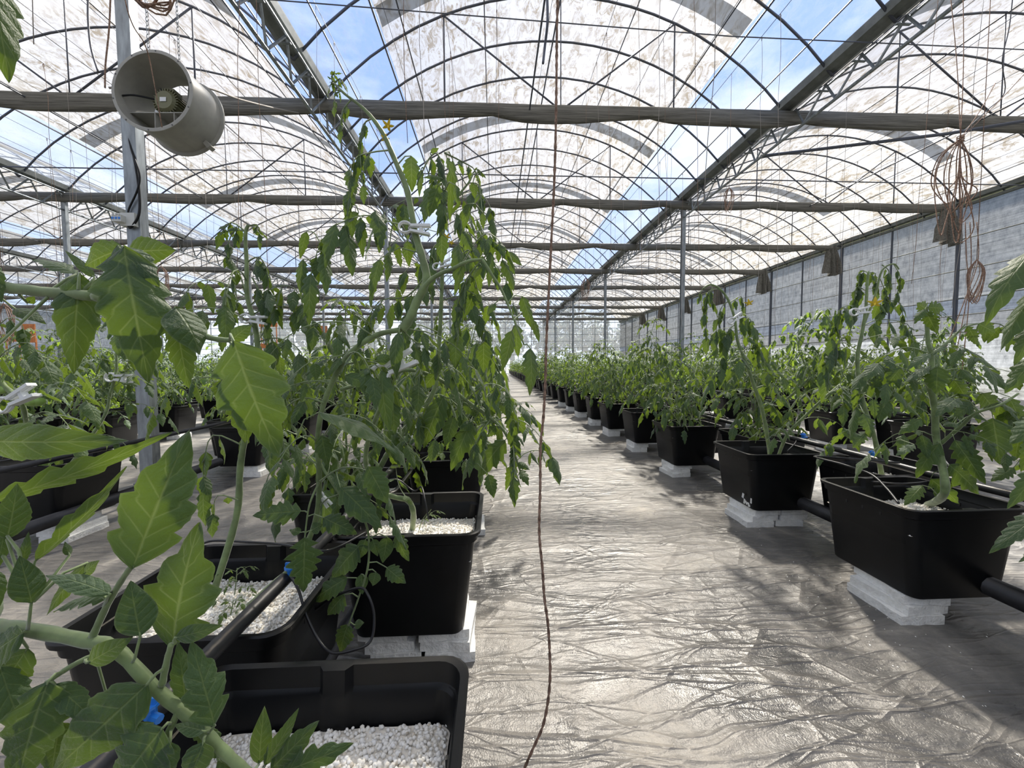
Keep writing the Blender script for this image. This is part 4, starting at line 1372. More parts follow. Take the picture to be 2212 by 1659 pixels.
# --- upright stem behind the centre and the thin plant before the fan post
g = Hero(14, 1.62)
g.k = 1.1
root = Vector((-0.60, 1.76, PERL_Z))
st = g.stem([root, Vector((-0.45, 1.70, 0.6)), (930, 860, 1.62), (945, 780, 1.6), (951, 700, 1.58), (955, 600, 1.56), (955, 540, 1.55), (962, 480, 1.55), (985, 430, 1.55), (1012, 395, 1.55), (1022, 375, 1.55)], 0.0125, 0.003)
g.fill(st, 20, (0.22, 0.40), 0.10, 0.85, s0=0.15, s1=0.9)
for pts, sz, wl, pr in (([(955, 590), (1010, 540), (1060, 560), (1100, 620), (1115, 700)], .10, .85, 5), ([(953, 650), (1000, 640), (1040, 680), (1050, 740)], .10, .85, 4), ([(950, 720), (890, 700), (850, 740), (840, 800)], .10, .8, 4),
                        ([(945, 780), (1000, 750), (1060, 770), (1090, 830)], .10, .8, 4), ([(940, 800), (900, 800), (850, 840), (820, 900)], .10, .8, 4), ([(1012, 395), (1035, 400), (1040, 440)], .05, .8, 4), ([(1020, 376), (1030, 365), (1040, 372)], .03, .3, 3)):
    g.cl(pts, sz, wl, pr, r0=0.0035)
c2 = g.done('tomato_plant', 'upright tomato plant crowded behind the centre plant, with small blossoms', root)
flower(c2, 965, 512, 1.5, 0.018)
flower(c2, 975, 525, 1.5, 0.014)

g = Hero(15, 1.0)
g.k = 1.15
root = Vector((-0.73, 0.98, PERL_Z))
st = g.stem([root, (510, 1120, 1.02), (520, 1000, 1.02), (545, 860, 1.0), (556, 760, 1.0), (550, 700, 1.0), (534, 640, 1.0), (533, 570, 1.0), (530, 510, 1.0), (536, 486, 1.0)], 0.0092, 0.0040)
for pts, sz, wl, pr in (([(532, 640), (490, 615), (450, 605), (410, 620), (390, 660)], .07, .75, 3), ([(534, 566), (560, 555), (578, 590), (580, 650)], .055, .85, 4), ([(530, 500), (505, 500), (490, 540), (500, 560)], .04, .8, 3),
                        ([(533, 490), (555, 485), (560, 505)], .03, .5, 3), ([(530, 500), (500, 480), (480, 500)], .035, .6, 3), ([(540, 660), (590, 620), (640, 625), (660, 680)], .075, .8, 4), ([(552, 740), (600, 730), (650, 760), (660, 830)], .075, .8, 4),
                        ([(520, 960), (460, 940), (440, 1000), (440, 1060)], .07, .8, 3), ([(530, 920), (560, 900), (600, 940)], .06, .7, 3), ([(545, 600), (565, 640), (575, 690)], .05, .9, 3), ([(515, 1080), (470, 1070), (460, 1110)], .05, .6, 2)):
    g.cl(pts, sz, wl, pr)
g.fill(st, 8, (0.14, 0.26), 0.06, 0.8, s0=0.25, s1=0.75)
for q, h_ in ((on_z(505, 1300, PERL_Z), 0.09), (on_z(495, 1340, PERL_Z), 0.05)):
    s3 = g.stem([q, q + Vector((0.008, 0, h_ * .6)), q + Vector((0.012, 0, h_))], 0.0016, 0.001, 5)
    for k in range(6):
        pp, _ = sampleline(s3, 0.3 + k * 0.13)
        g.cl([pp, pp + Vector((0.025 * math.cos(k * 2.4), 0.025 * math.sin(k * 2.4), 0.012)), pp + Vector((0.04 * math.cos(k * 2.4), 0.04 * math.sin(k * 2.4), 0.006))], .016, .4, 2, r0=0.0008)
g.done('tomato_plant', 'slender upright tomato plant between the fan post and the centre plant', root)

# --- plants by the net wall side of the aisle
g = Hero(16, 1.50)
g.k = 1.1
root = on_z(2003, 1092, PERL_Z)
st = g.stem([root, (2040, 1066, 1.42), (2034, 1000, 1.47), (2022, 944, 1.50), (2019, 884, 1.5), (2013, 852, 1.5), (2003, 822, 1.5), (2012, 795, 1.5), (2012, 765, 1.5), (2005, 740, 1.5), (2002, 690, 1.5), (2000, 665, 1.5)], 0.0135, 0.006)
g.stem([(2030, 960, 1.5), (2077, 920, 1.45), (2107, 893, 1.4), (2160, 875, 1.35), (2200, 850, 1.35)], 0.007, 0.003)
g.stem([(2015, 764, 1.5), (2048, 738, 1.5), (2080, 709, 1.5), (2113, 699, 1.5)], 0.006, 0.003)
for a in ((2025, 792, 2022, 852, 68), (2010, 790, 1956, 826, 36), (1897, 786, 1866, 824, 40), (1946, 794, 1914, 833, 38), (2010, 764, 1956, 802, 28), (1915, 828, 1908, 882, 30), (1900, 810, 1895, 862, 22), (1848, 840, 1845, 880, 20),
          (1866, 893, 1880, 947, 40), (1872, 932, 1842, 968, 34), (1885, 862, 1890, 906, 28), (2030, 957, 1978, 1034, 54), (2062, 950, 2128, 1046, 62), (2145, 903, 2160, 1004, 96), (2070, 860, 2020, 902, 48), (2068, 915, 2036, 920, 28),
          (1992, 1048, 1953, 1092, 44), (2010, 1034, 2072, 1088, 48), (2050, 1003, 2116, 1068, 62), (2100, 870, 2060, 900, 40), (2180, 860, 2200, 930, 60), (2120, 850, 2150, 890, 50), (1990, 905, 1940, 940, 36), (1975, 960, 1935, 985, 30),
          (2000, 672, 2025, 720, 40), (1998, 668, 1975, 700, 30), (2004, 664, 2040, 668, 34), (2002, 668, 1980, 655, 28), (2113, 699, 2150, 720, 40), (2090, 705, 2110, 745, 34), (2190, 1010, 2140, 1040, 44), (2060, 820, 2090, 870, 44)):
    g.lf(*a, d=1.44 + g.rr.uniform(-0.06, 0.05), roll=g.rr.uniform(-25, 25), lobe=g.rr.uniform(0.2, 0.42))
for pts, sz, wl, pr in (([(2003, 822), (1960, 800), (1915, 790), (1870, 830), (1850, 880)], .10, .55, 4), ([(2020, 944), (1980, 930), (1930, 940), (1880, 980)], .10, .6, 3), ([(2019, 884), (2070, 850), (2130, 850), (2190, 880)], .11, .5, 4),
                        ([(2012, 765), (1960, 750), (1910, 765), (1870, 800)], .095, .6, 4), ([(2160, 875), (2190, 900), (2210, 960)], .10, .6, 3), ([(2113, 699), (2160, 700), (2200, 730)], .09, .6, 3)):
    g.cl(pts, sz, wl, pr, r0=0.003)
g.fill(st, 6, (0.18, 0.30), 0.085, 0.5, s0=0.25, s1=0.8)
g.done('tomato_plant', 'leafy tomato plant with broad lobed leaves in the big corner pot', root)

g = Hero(17, 1.98)
g.k = 1.4
root = Vector((1.99, 1.86, PERL_Z))
st = g.stem([root, (1890, 950, 1.95), (1862, 860, 1.95), (1852, 777, 1.95), (1862, 720, 1.95), (1870, 669, 1.95), (1873, 620, 1.95), (1876, 586, 1.95)], 0.0120, 0.005)
g.stem([(1866, 700, 1.95), (1890, 640, 1.95), (1905, 585, 1.93), (1930, 570, 1.92), (1942, 582, 1.92)], 0.006, 0.003)
for pts, sz, wl, pr in (([(1868, 680), (1840, 660), (1812, 672), (1798, 730)], .10, .95, 4), ([(1872, 630), (1850, 620), (1845, 660)], .07, .95, 3), ([(1876, 590), (1858, 585), (1855, 620)], .055, .95, 3), ([(1874, 590), (1890, 590), (1893, 620)], .055, .95, 3),
                        ([(1930, 570), (1945, 600), (1935, 640)], .045, .95, 4), ([(1900, 600), (1915, 640), (1905, 670)], .06, .95, 4), ([(1862, 705), (1900, 690), (1960, 700), (1975, 740)], .09, .9, 4), ([(1856, 760), (1820, 740), (1790, 760), (1780, 800)], .10, .8, 4),
                        ([(1868, 660), (1910, 650), (1945, 655), (1950, 700)], .06, .9, 4), ([(1855, 800), (1900, 790), (1940, 820)], .09, .6, 3), ([(1905, 572), (1920, 585), (1918, 610)], .05, .9, 3)):
    g.cl(pts, sz, wl, pr, r0=0.003)
g.fill(st, 8, (0.2, 0.34), 0.09, 0.7, s0=0.15, s1=0.6)
r1 = g.done('tomato_plant', 'tallest tomato plant before the net wall, wilted top and a yellow flower', root)
flower(r1, 1890, 655, 1.9, 0.035)

g = Hero(18, 2.35)
g.k = 1.35
root = Vector((1.70, 2.27, PERL_Z))
st = g.stem([root, (1650, 900, 2.35), (1628, 830, 2.35), (1610, 780, 2.35), (1593, 736, 2.35), (1587, 689, 2.35), (1574, 650, 2.35), (1556, 625, 2.35), (1535, 615, 2.35), (1518, 624, 2.35)], 0.0115, 0.005)
s2 = g.stem([root + Vector((0.03, 0, 0)), (1700, 940, 2.3), (1733, 905, 2.25), (1780, 860, 2.2), (1815, 830, 2.2)], 0.0095, 0.005)
for pts, sz, wl, pr in (([(1556, 625), (1530, 630), (1522, 670), (1525, 730)], .075, .95, 5), ([(1574, 650), (1555, 670), (1545, 730)], .09, .95, 4), ([(1587, 689), (1620, 690), (1635, 740)], .09, .95, 4), ([(1590, 700), (1570, 720), (1558, 790)], .10, .9, 4),
                        ([(1518, 624), (1510, 640), (1520, 660)], .04, .9, 3), ([(1540, 616), (1535, 640), (1545, 660)], .05, .9, 3), ([(1600, 760), (1640, 750), (1655, 800)], .10, .8, 3), ([(1610, 790), (1560, 790), (1530, 830)], .10, .7, 3),
                        ([(1628, 840), (1670, 830), (1700, 870)], .10, .6, 3), ([(1575, 655), (1600, 640), (1606, 660)], .05, .8, 3)):
    g.cl(pts, sz, wl, pr, r0=0.0035)
g.fill(st, 8, (0.2, 0.36), 0.10, 0.6, s0=0.1, s1=0.6)
g.fill(s2, 7, (0.2, 0.34), 0.10, 0.6, s0=0.2)
r3 = g.done('tomato_plant', 'tall drooping tomato plant bowing towards the aisle, net wall behind', root)
flower(r3, 1618, 655, 2.3, 0.03)

g = Hero(19, 0.95)
root = Vector((1.66, 0.52, PERL_Z))
st = g.stem([root, Vector((1.55, 0.6, 0.75)), (2420, 850, 0.85), (2330, 700, 0.85), (2290, 560, 0.85), (2280, 480, 0.85)], 0.010, 0.005)
for a in ((2235, 538, 2128, 704, 96), (2240, 620, 2160, 760, 70), (2250, 760, 2170, 850, 70), (2260, 900, 2180, 960, 80), (2255, 1000, 2175, 1100, 64), (2262, 1100, 2136, 1196, 66), (2230, 700, 2190, 790, 60), (2240, 940, 2205, 1020, 50), (2250, 1180, 2200, 1215, 30)):
    g.lf(*a, d=.92 + g.rr.uniform(-0.05, 0.05), roll=g.rr.uniform(-20, 20), lobe=.28)
g.stem([(2330, 700, .9), (2280, 740, .92), (2235, 760, .92)], 0.004, 0.002)
g.stem([(2420, 850, .85), (2300, 920, .92), (2240, 960, .92)], 0.004, 0.002)
g.stem([(2420, 850, .85), (2300, 1050, .92), (2250, 1100, .92)], 0.004, 0.002)
g.stem([(2290, 560, .85), (2235, 538, .92)], 0.004, 0.002)
g.done('tomato_plant', 'tomato plant whose soft leaves hang in over the big corner pot', root)

g = Hero(22, 4.6)
root = Vector((PW['x'], PW['y'], PERL_Z))
st = g.stem([root, (1745, 820, 4.6), (1738, 787, 4.6), (1724, 745, 4.6), (1738, 718, 4.6), (1756, 690, 4.6), (1766, 668, 4.6)], 0.014, 0.008)
g.fill(st, 26, (0.22, 0.40), 0.13, 0.6, s0=0.05, s1=1.0)
g.done('tomato_plant', 'pale bushy tomato plant between the two tall drooping ones, with a white clip', root)
g = Hero(20, 1.15)
root = Vector((-2.18, 0.96, PERL_Z))
st = g.stem([root, Vector((-2.0, 1.02, 0.62)), (-160, 770, 1.18), (-40, 790, 1.16), (10, 835, 1.15), (44, 866, 1.15), (56, 905, 1.18), (62, 950, 1.25)], 0.010, 0.005)
g.stem([(10, 835, 1.15), (30, 850, 1.14), (60, 858, 1.14), (74, 862, 1.14)], 0.0018, 0.0012, 5)
for pts, sz, wl, pr in (([(-30, 790), (0, 700), (40, 690), (60, 740)], .07, .85, 3), ([(-20, 800), (10, 760), (60, 740), (100, 790)], .075, .6, 3), ([(56, 905), (90, 890), (130, 900), (160, 940)], .08, .4, 3), ([(20, 840), (-10, 880), (-20, 930)], .08, .6, 3),
                        ([(44, 866), (90, 830), (150, 830), (190, 870)], .075, .5, 4), ([(60, 930), (30, 950), (-10, 970)], .07, .5, 2)):
    g.cl(pts, sz, wl, pr)
g.fill(st, 6, (0.16, 0.28), 0.08, 0.5, s0=0.1, s1=0.5)
g.done('tomato_plant', 'fruiting tomato plant leaning in at the picture edge with green tomatoes', root)
g = Hero(21, 2.32)
root = Vector((-2.50, 2.32, PERL_Z))
st = g.stem([root, (222, 905, 2.3), (238, 850, 2.32), (251, 800, 2.32), (250, 740, 2.32), (246, 690, 2.32), (222, 645, 2.32)], 0.009, 0.004)
g.fill(st, 20, (0.2, 0.36), 0.10, 0.6, s0=0.05, s1=0.9)
g.done('tomato_plant', 'thin-stemmed tomato plant with a white clip before the fan post', root)

for i, (px, py, d, r) in enumerate(((5, 842, 1.15, 0.014), (68, 869, 1.15, 0.014), (82, 868, 1.16, 0.015))):
    b = MB()
    c = P(px, py, d)
    ring = []
    for j in range(9):
        a = math.pi * j / 8
        ring.append((math.sin(a) * r * (1.1), -math.cos(a) * r * 0.9))
    vs = [c + Vector((rr_ * math.cos(t), rr_ * math.sin(t), z)) for rr_, z in ring for t in [2 * math.pi * q / 14 for q in range(14)]]
    b.add(vs, [(j * 14 + q, j * 14 + (q + 1) % 14, (j + 1) * 14 + (q + 1) % 14, (j + 1) * 14 + q) for j in range(8) for q in range(14)])
    for k in range(5):
        leaflet(b, c + Vector((0, 0, r * .88)), Vector((math.cos(k * 1.26), math.sin(k * 1.26), 0.1)), UP, r * 0.9, r * 0.3, nu=4, nv=1, lobe=0)
    b.tube([c + Vector((0, 0, r * .8)), c + Vector((0.004, 0, r * 2.2)), c + Vector((0.015, 0.0, r * 3.5))], 0.0014, 5)
    tag(b.build('green_tomato', M['tomato'], smooth=True), ('unripe green tomato above the white clip at the picture edge', 'smaller of the paired green tomatoes beside the white clip', 'rounder of the paired green tomatoes beside the white clip')[i], 'tomato', 'green tomatoes')

# ------------------------------------------------------------------ pipes and drip lines
def pipe(name, pts, r, m, label, cat='pipe', group=None, n=10):
    return tag(MB().tube(pts, r, n).build(name, m, smooth=True), label, cat, group)


rows_x = [('F0', -0.500, 0.10, 'on the fan side of the aisle'), ('W0', 1.915, 0.6, 'on the net wall side of the aisle')]
for rw, x, y0, wh in rows_x:
    pts = []
    y = y0
    while y < YE - 2:
        pts.append((x + 0.012 * math.sin(y * 1.3) + (0.08 * min(1, max(0, (y - 1.6) / 1.4)) if rw == 'W0' else 0), y, 0.437 + 0.016 + 0.006 * math.sin(y * 2.2) ** 2))
        y += 0.45
    pipe('supply_pipe', pts, 0.0155, M['pipe'], 'long black water pipe on the pot rims ' + wh, group=None)
for k in range(1, 8):
    c = -2.4 - 2.1 * (k - 1)
    y0 = max(1.9, abs(c) / 1.36)
    pipe('supply_pipe', [(c, y0, 0.453), (c, 14, 0.456), (c, YE - 2, 0.453)], 0.015, M['pipe'], 'black water pipe along the %s row towards the fan post' % ORDW[k], group='water pipes of the farther rows')
for k in range(1, 6):
    c = 1.82 + 2.08 * k
    y0 = max(1.6, abs(c) / 1.30)
    pipe('supply_pipe', [(c, y0, 0.453), (c, 14, 0.456), (c, YE - 2, 0.453)], 0.015, M['pipe'], 'black water pipe along the %s row towards the net wall' % ORDW[k], group='water pipes of the farther rows')
pipe('drain_pipe', [(1.775, 0.70, 0.145), (1.77, 3, 0.145), (1.77, YE - 2, 0.145)], 0.036, M['pipe'], 'thick black drain pipe linking the pots by the net wall side')
pipe('drain_pipe', [(-0.465, 0.30, 0.145), (-0.465, YE - 2, 0.145)], 0.022, M['pipe'], 'black drain pipe low between the pots on the fan side')
pipe('drain_pipe', [(-2.34, 1.6, 0.145), (-2.34, YE - 2, 0.145)], 0.034, M['pipe'], 'thick drain pipe beside the pot at the fan post')


def drip(pts, label, r=0.0032):
    w3 = smoothpts([Vector(q) for q in pts], 8)
    return tag(MB().tube(w3, r, 7).build('drip_tube', M['pipe'], smooth=True), label, 'drip tube', 'thin black drip tubes')


drip([(-0.50, 1.50, 0.47), (-0.40, 1.53, 0.50), P(893, 1060, 1.52), P(910, 1052, 1.48), P(918, 1080, 1.42), P(926, 1122, 1.40)], 'thin drip tube arching over the rim into the second aisle pot')
drip([P(628, 1245, .88), P(645, 1275, .86), P(662, 1330, .84), P(690, 1385, .82), P(718, 1410, .80), P(760, 1405, .80), P(800, 1385, .82), P(808, 1330, .84), P(795, 1285, .85), P(775, 1270, .88), P(720, 1290, .9), P(670, 1325, .92), P(618, 1363, .90)], 'drip tube making a wide hanging loop behind the nearest pot', 0.003)
drip([P(430, 1178, 1.12), P(460, 1168, 1.10), P(520, 1170, 1.08), P(600, 1175, 1.06), P(660, 1185, 1.0), P(700, 1190, .95), P(735, 1180, 1.0), P(790, 1150, 1.1)], 'drip tube trailing along the back rim of the pot with the pipe')
drip([(1.92, 1.72, 0.475), P(1765, 986, 1.95), P(1820, 1003, 1.75), P(1880, 1024, 1.6), P(1915, 1055, 1.5), P(1941, 1087, 1.42)], 'drip tube running over the rim into the big corner pot', 0.0045)
drip([(1.98, 2.6, 0.475), P(1690, 935, 2.7), P(1720, 950, 2.5), P(1700, 975, 2.35)], 'drip tube reaching into the pot with the torn label')
drip([P(1880, 1040, 1.72), P(1950, 1045, 1.65), P(2030, 1040, 1.7), P(2080, 1050, 1.75), (2.35, 1.9, 0.46)], 'drip tube lying straight across the pot behind the corner pot', 0.004)
for i, p in enumerate(LIGHTPOTS[:46]):
    if p['row'] in ('F0', 'W0') and p['y'] > 2.6:
        px_ = -0.5 if p['row'] == 'F0' else 1.99
        s = 1 if p['x'] > px_ else -1
        x0, y0 = p['x'], p['y']
        drip([(px_, y0 - 0.1, 0.47), (px_ + s * 0.05, y0 - 0.08, 0.52), (px_ + s * 0.12, y0 - 0.05, 0.47), (px_ + s * 0.15, y0 - 0.03, 0.36)], 'drip tube into pot ' + where(p))
for i, (px, py, d) in enumerate(((318, 1553, .62), (631, 1243, .91), (1884, 986, 1.98), (1735, 946, 2.6), (8, 985, 2.2))):
    c = P(px, py, d)
    if i < 4:
        c = on_z(px, py, 0.462)
    else:
        c = on_z(px, py, 0.45)
    b = MB()
    b.tube([c, c + Vector((0, 0, 0.018))], 0.011, 10)
    b.tube([c + Vector((0, 0, 0.018)), c + Vector((0, 0, 0.022))], 0.016, 12)
    b.box(c + Vector((0, 0, 0.026)), (0.028, 0.005, 0.010))
    b.tube([c + Vector((0, 0, 0.006)), c + Vector((0.022, -0.006, 0.004))], 0.006, 8)
    tag(b.build('pipe_valve', M['blue'], smooth=False), 'bright blue valve on the water pipe ' + ('among the closest branches', 'over the pot with the pipe', 'behind the big corner pot', 'near the pot with the torn label', 'by the pot below the fan')[i], 'valve', 'blue valves')

# torn label on one pot, scattered perlite
PA = [p for p in LIGHTPOTS if (p['row'], p['col'], p['n']) == ('W0', 'a', 2)][0]
b = MB()
rr = random.Random(5)
for k in range(7):
    c = Vector((-0.185 + 0.0 + rr.uniform(-.002, .002) - 0.004, -0.09 - 0.012 * k, 0.055 + rr.uniform(-0.02, 0.02) - k * 0.002))
    b.box(c, (0.002, rr.uniform(0.008, 0.018), rr.uniform(0.008, 0.03)), Matrix.Rotation(rr.uniform(-.5, .5), 3, 'X'))
o = b.build('label_scrap', M['foam'])
o.parent = PA['pot']
b = MB()
rs = random.Random(4)
oc = [(0.7, 0, 0), (-0.7, 0, 0), (0, 1, 0), (0, -1, 0), (0, 0, .8), (0, 0, 0)]
for k in range(170):
    if k % 3:
        x, y = 1.35 + rs.gauss(0, 0.16), 1.2 + rs.gauss(0, 0.45)
    else:
        x, y = -0.02 + abs(rs.gauss(0, 0.12)), rs.uniform(0.7, 3.5)
    r = rs.uniform(0.0018, 0.0035)
    b.add([(x + a * r, y + c * r, e * r + 0.001) for a, c, e in oc], [(0, 2, 4), (2, 1, 4), (1, 3, 4), (3, 0, 4)], tint=0.9)
tag(b.build('spilt_perlite', M['perlite'], smooth=True), 'spilt white perlite specks on the dark floor film', 'perlite', kind='stuff')

# ------------------------------------------------------------------ circulation fan
FD = 2.55
fc = P(328, 195, FD)
FR = 0.252
froot = empty('circulation_fan', fc)
ax = Matrix.Rotation(-0.035, 3, 'Z') @ Matrix.Rotation(-0.03, 3, 'X')


def FV(r, a, y):
    return ax @ Vector((r * math.cos(a), y, r * math.sin(a)))


n = 48
b = MB()
prof = [(FR, 0.0), (FR + 0.016, 0.002), (FR + 0.016, 0.012), (FR, 0.014), (FR, 0.27), (FR + 0.022, 0.272), (FR + 0.022, 0.284), (FR - 0.006, 0.286), (FR - 0.006, 0.0), (FR, 0.0)]
vs = [FV(r, 2 * math.pi * j / n, y) for r, y in prof for j in range(n)]
b.add(vs, [(i * n + j, i * n + (j + 1) % n, (i + 1) * n + (j + 1) % n, (i + 1) * n + j) for i in range(len(prof) - 1) for j in range(n)])
cas = b.build('casing', M['fan'], froot, smooth=True)
smooth_fix(cas.data)
b = MB()
for k in range(10):
    a = 2 * math.pi * k / 10 + 0.2
    b.tube([FV(FR + 0.008, a, -0.002), FV(FR + 0.008, a, 0.004)], 0.0045, 6)
b.build('rim_bolts', M['wirem'], froot)
b = MB()
mr = 0.085
b.tube([FV(0, 0, 0.10), FV(0, 0, 0.25)], mr * 0.86, 20)
for k in range(28):
    a = 2 * math.pi * k / 28
    q = ax @ Matrix.Rotation(-a, 3, 'Y')
    b.box(FV(mr * 0.93, a, 0.17), (mr * 0.20, 0.14, 0.005), q)
b.tube([FV(0, 0, 0.085), FV(0, 0, 0.10)], [mr * 0.7, mr * 0.86], 20)
b.box(FV(mr * 1.05, math.pi / 2, 0.17), (0.06, 0.07, 0.04), ax)
mo = b.build('motor', M['motor'], froot)
MB().box(FV(0.0, 0, 0.082), (0.042, 0.003, 0.028), ax).build('rating_plate', M['white'], mo)
b = MB()
b.box(FV(0.088, -math.pi / 2, 0.17), (FR * 1.86, 0.17, 0.006), ax)
for xx in (-0.06, 0.07):
    zz = -0.088 - (math.sqrt(FR * FR - xx * xx) - 0.088) / 2
    b.box(ax @ Vector((xx, 0.17, zz)), (0.005, 0.17, math.sqrt(FR * FR - xx * xx) - 0.088), ax)
b.build('mounting_plate', M['fan'], froot)
b = MB()
b.tube([FV(0, 0, 0.25), FV(0, 0, 0.275)], 0.05, 16)
for k in range(6):
    a = 2 * math.pi * k / 6 + 0.3
    vs, f = [], []
    for i in range(5):
        r = 0.045 + (FR - 0.055) * i / 4
        wd = 0.05 + 0.04 * i / 4
        tw = 0.8 - 0.35 * i / 4
        for s in (-1, 1):
            for th in (-0.0015, 0.0015):
                vs.append(ax @ (Matrix.Rotation(-a, 3, 'Y') @ Vector((r, 0.262 + s * wd / 2 * math.sin(tw) + th, s * wd / 2 * math.cos(tw)))))
    for i in range(4):
        q = i * 4
        f += [(q, q + 2, q + 6, q + 4), (q + 1, q + 5, q + 7, q + 3), (q, q + 4, q + 5, q + 1), (q + 2, q + 3, q + 7, q + 6)]
    b.add(vs, f)
b.build('impeller', M['rail'], froot)
MB().tube(smoothpts([FV(FR - 0.01, math.pi * 1.0, 0.05), FV(0.17, math.pi * 0.98, 0.06), FV(0.06, math.pi * 0.95, 0.10)], 4), 0.006, 6).build('power_lead', M['black'], froot)
b = MB()
b.box(FV(FR + 0.03, -math.pi * 0.28, 0.25), (0.05, 0.05, 0.03), ax @ Matrix.Rotation(math.pi * 0.28, 3, 'Y'))
b.build('foot_bracket', M['fan'], froot)
for pxa, pya, yy in ((321, 112, 0.02), (388, 145, 0.26)):
    b = MB()
    c0 = P(pxa, pya, FD + yy) - fc
    top = 1.9
    k = 0
    z = 0.0
    while z < top:
        pts = []
        for t in range(11):
            a = 2 * math.pi * t / 10
            u_, v_ = 0.0075 * math.cos(a), 0.017 * math.sin(a)
            pts.append(c0 + Vector((u_ if k % 2 else 0.0, 0.0 if k % 2 else u_, z + 0.014 + v_)))
        b.tube(pts, 0.0022, 4, cap=False)
        z += 0.028
        k += 1
    b.build('chain', M['galv'], froot)
tag(froot, 'round grey circulation fan hanging on two chains beside the big post', 'fan')

# junction box, its cables on the post
bx = P(281, 476, 3.03)
b = MB()
b.box(bx, (0.11, 0.05, 0.10))
b.box(bx + Vector((-0.045, -0.02, -0.005)), (0.07, 0.09, 0.05))
for k in range(3):
    b.tube([bx + Vector((-0.065 + k * 0.022, -0.066, 0.016)), bx + Vector((-0.065 + k * 0.022, -0.066, 0.030))], 0.006, 8)
jb = b.build('junction_box', simple('box_plastic', (0.62, 0.63, 0.60), 0.5), smooth=False)
tag(jb, 'small pale junction box screwed to the big post under the fan', 'junction box')
b = MB()
for k in range(3):
    b.box(bx + Vector((-0.07 + k * 0.024, -0.067, -0.006)), (0.014, 0.004, 0.016))
b.build('terminal', M['blue'], jb)
cb = [P(258, 18, 3.01), P(262, 60, 3.03), P(272, 130, 3.02), P(276, 260, 3.02), P(288, 330, 3.02), P(298, 390, 3.02), P(302, 440, 3.01), P(298, 470, 3.01), P(282, 492, 3.02), P(277, 485, 3.02)]
tag(MB().tube(smoothpts(cb, 5), 0.009, 7).build('power_cable', M['black'], smooth=True), 'black cable running down the big post past the fan to the junction box', 'cable')
cb = [P(273, 262, 3.02), P(283, 320, 3.01), P(301, 375, 3.01), P(297, 410, 3.01), P(279, 450, 3.02), P(277, 462, 3.02)]
tag(MB().tube(smoothpts(cb, 5), 0.007, 7).build('power_cable', M['black'], smooth=True), 'second thinner black cable looping from the fan to the junction box', 'cable')

# ------------------------------------------------------------------ twines
def twine(pts, r, label, m=None, group=None, name='twine', k=5, n=5):
    w3 = smoothpts([Vector(q) for q in pts], k)
    o = MB().tube(w3, r, n).build(name, m or M['twine'], smooth=True)
    return tag(o, label, 'twine', group)


ys = [(1205, -60), (1203, 60), (1202, 180), (1200, 300), (1197, 400), (1191, 520), (1185, 640), (1180, 740), (1178, 820), (1174, 900), (1168, 960), (1167, 1060), (1165, 1150), (1172, 1230), (1176, 1290), (1184, 1350), (1188, 1420), (1188, 1470), (1183, 1520), (1172, 1570), (1150, 1620), (1130, 1665), (1110, 1700)]
D0 = 0.82
A = [P(x, y, D0) for x, y in ys]
top = A[0]
A = [Vector((top.x + 0.03, top.y + 0.02, GZ + 0.05)), Vector((top.x, top.y, 3.2)), Vector((top.x, top.y, 2.2))] + A
w3 = smoothpts(A, 6)
b = MB()
for ph in (0, math.pi):
    pts = []
    L = 0
    for i, q in enumerate(w3):
        if i:
            L += (q - w3[i - 1]).length
        pts.append(q + Vector((math.cos(L * 260 * 0.5 + ph), math.sin(L * 260 * 0.5 + ph), 0)) * 0.0014)
    b.tube(pts, 0.0022, 5)
tag(b.build('twine', M['twine'], smooth=True), 'long brown twisted twine hanging down the middle of the aisle', 'twine')

WIREX = [GX[bi] + BAY * i / 11 + 0.07 * math.sin(i * 7.7 + bi) for bi in range(6) for i in range(1, 11)]


def wire_x(x):
    return min(WIREX, key=lambda q: abs(q - x))


tmesh = []
for i in range(8):
    rr = random.Random(50 + i)
    L = 4.15
    pts = [Vector((0, 0, 0))]
    dx, dy = rr.uniform(-.12, .12), rr.uniform(-.12, .12)
    for j in range(1, 9):
        pts.append(Vector((dx * j / 8 + rr.uniform(-.015, .015), dy * j / 8 + rr.uniform(-.015, .015), -L * j / 8)))
    b = MB().tube(smoothpts(pts, 2), 0.0024, 4)
    b.tube([Vector((0.0, 0, 0)), Vector((0.01, 0, -0.03)), Vector((0.0, 0, -0.07)), Vector((-0.01, 0, -0.03)), Vector((0, 0, 0))], 0.003, 4)
    tmesh.append(b.mesh('hanging_twine', M['twine'] if i % 2 else M['paletwine'], True))
cand = [p for p in LIGHTPOTS if p['y'] > 1.7 and p['y'] < 17]
rnd.shuffle(cand)
nt_ = 0
for p in cand[:190]:
    s = 0.85 if rnd.random() < 0.3 else 1.0
    o = put('hanging_twine', tmesh[rnd.randrange(8)], loc=(wire_x(p['x'] + rnd.uniform(-.3, .3)), p['y'] + rnd.uniform(-.3, .3), GZ + 0.05), rz=rnd.random() * 6.28, sc=(1, 1, rnd.uniform(0.80, 1.02) * s))
    tag(o, 'thin twine hanging from the roof wires over the tomato rows', 'twine', 'thin twines over the tomato rows')

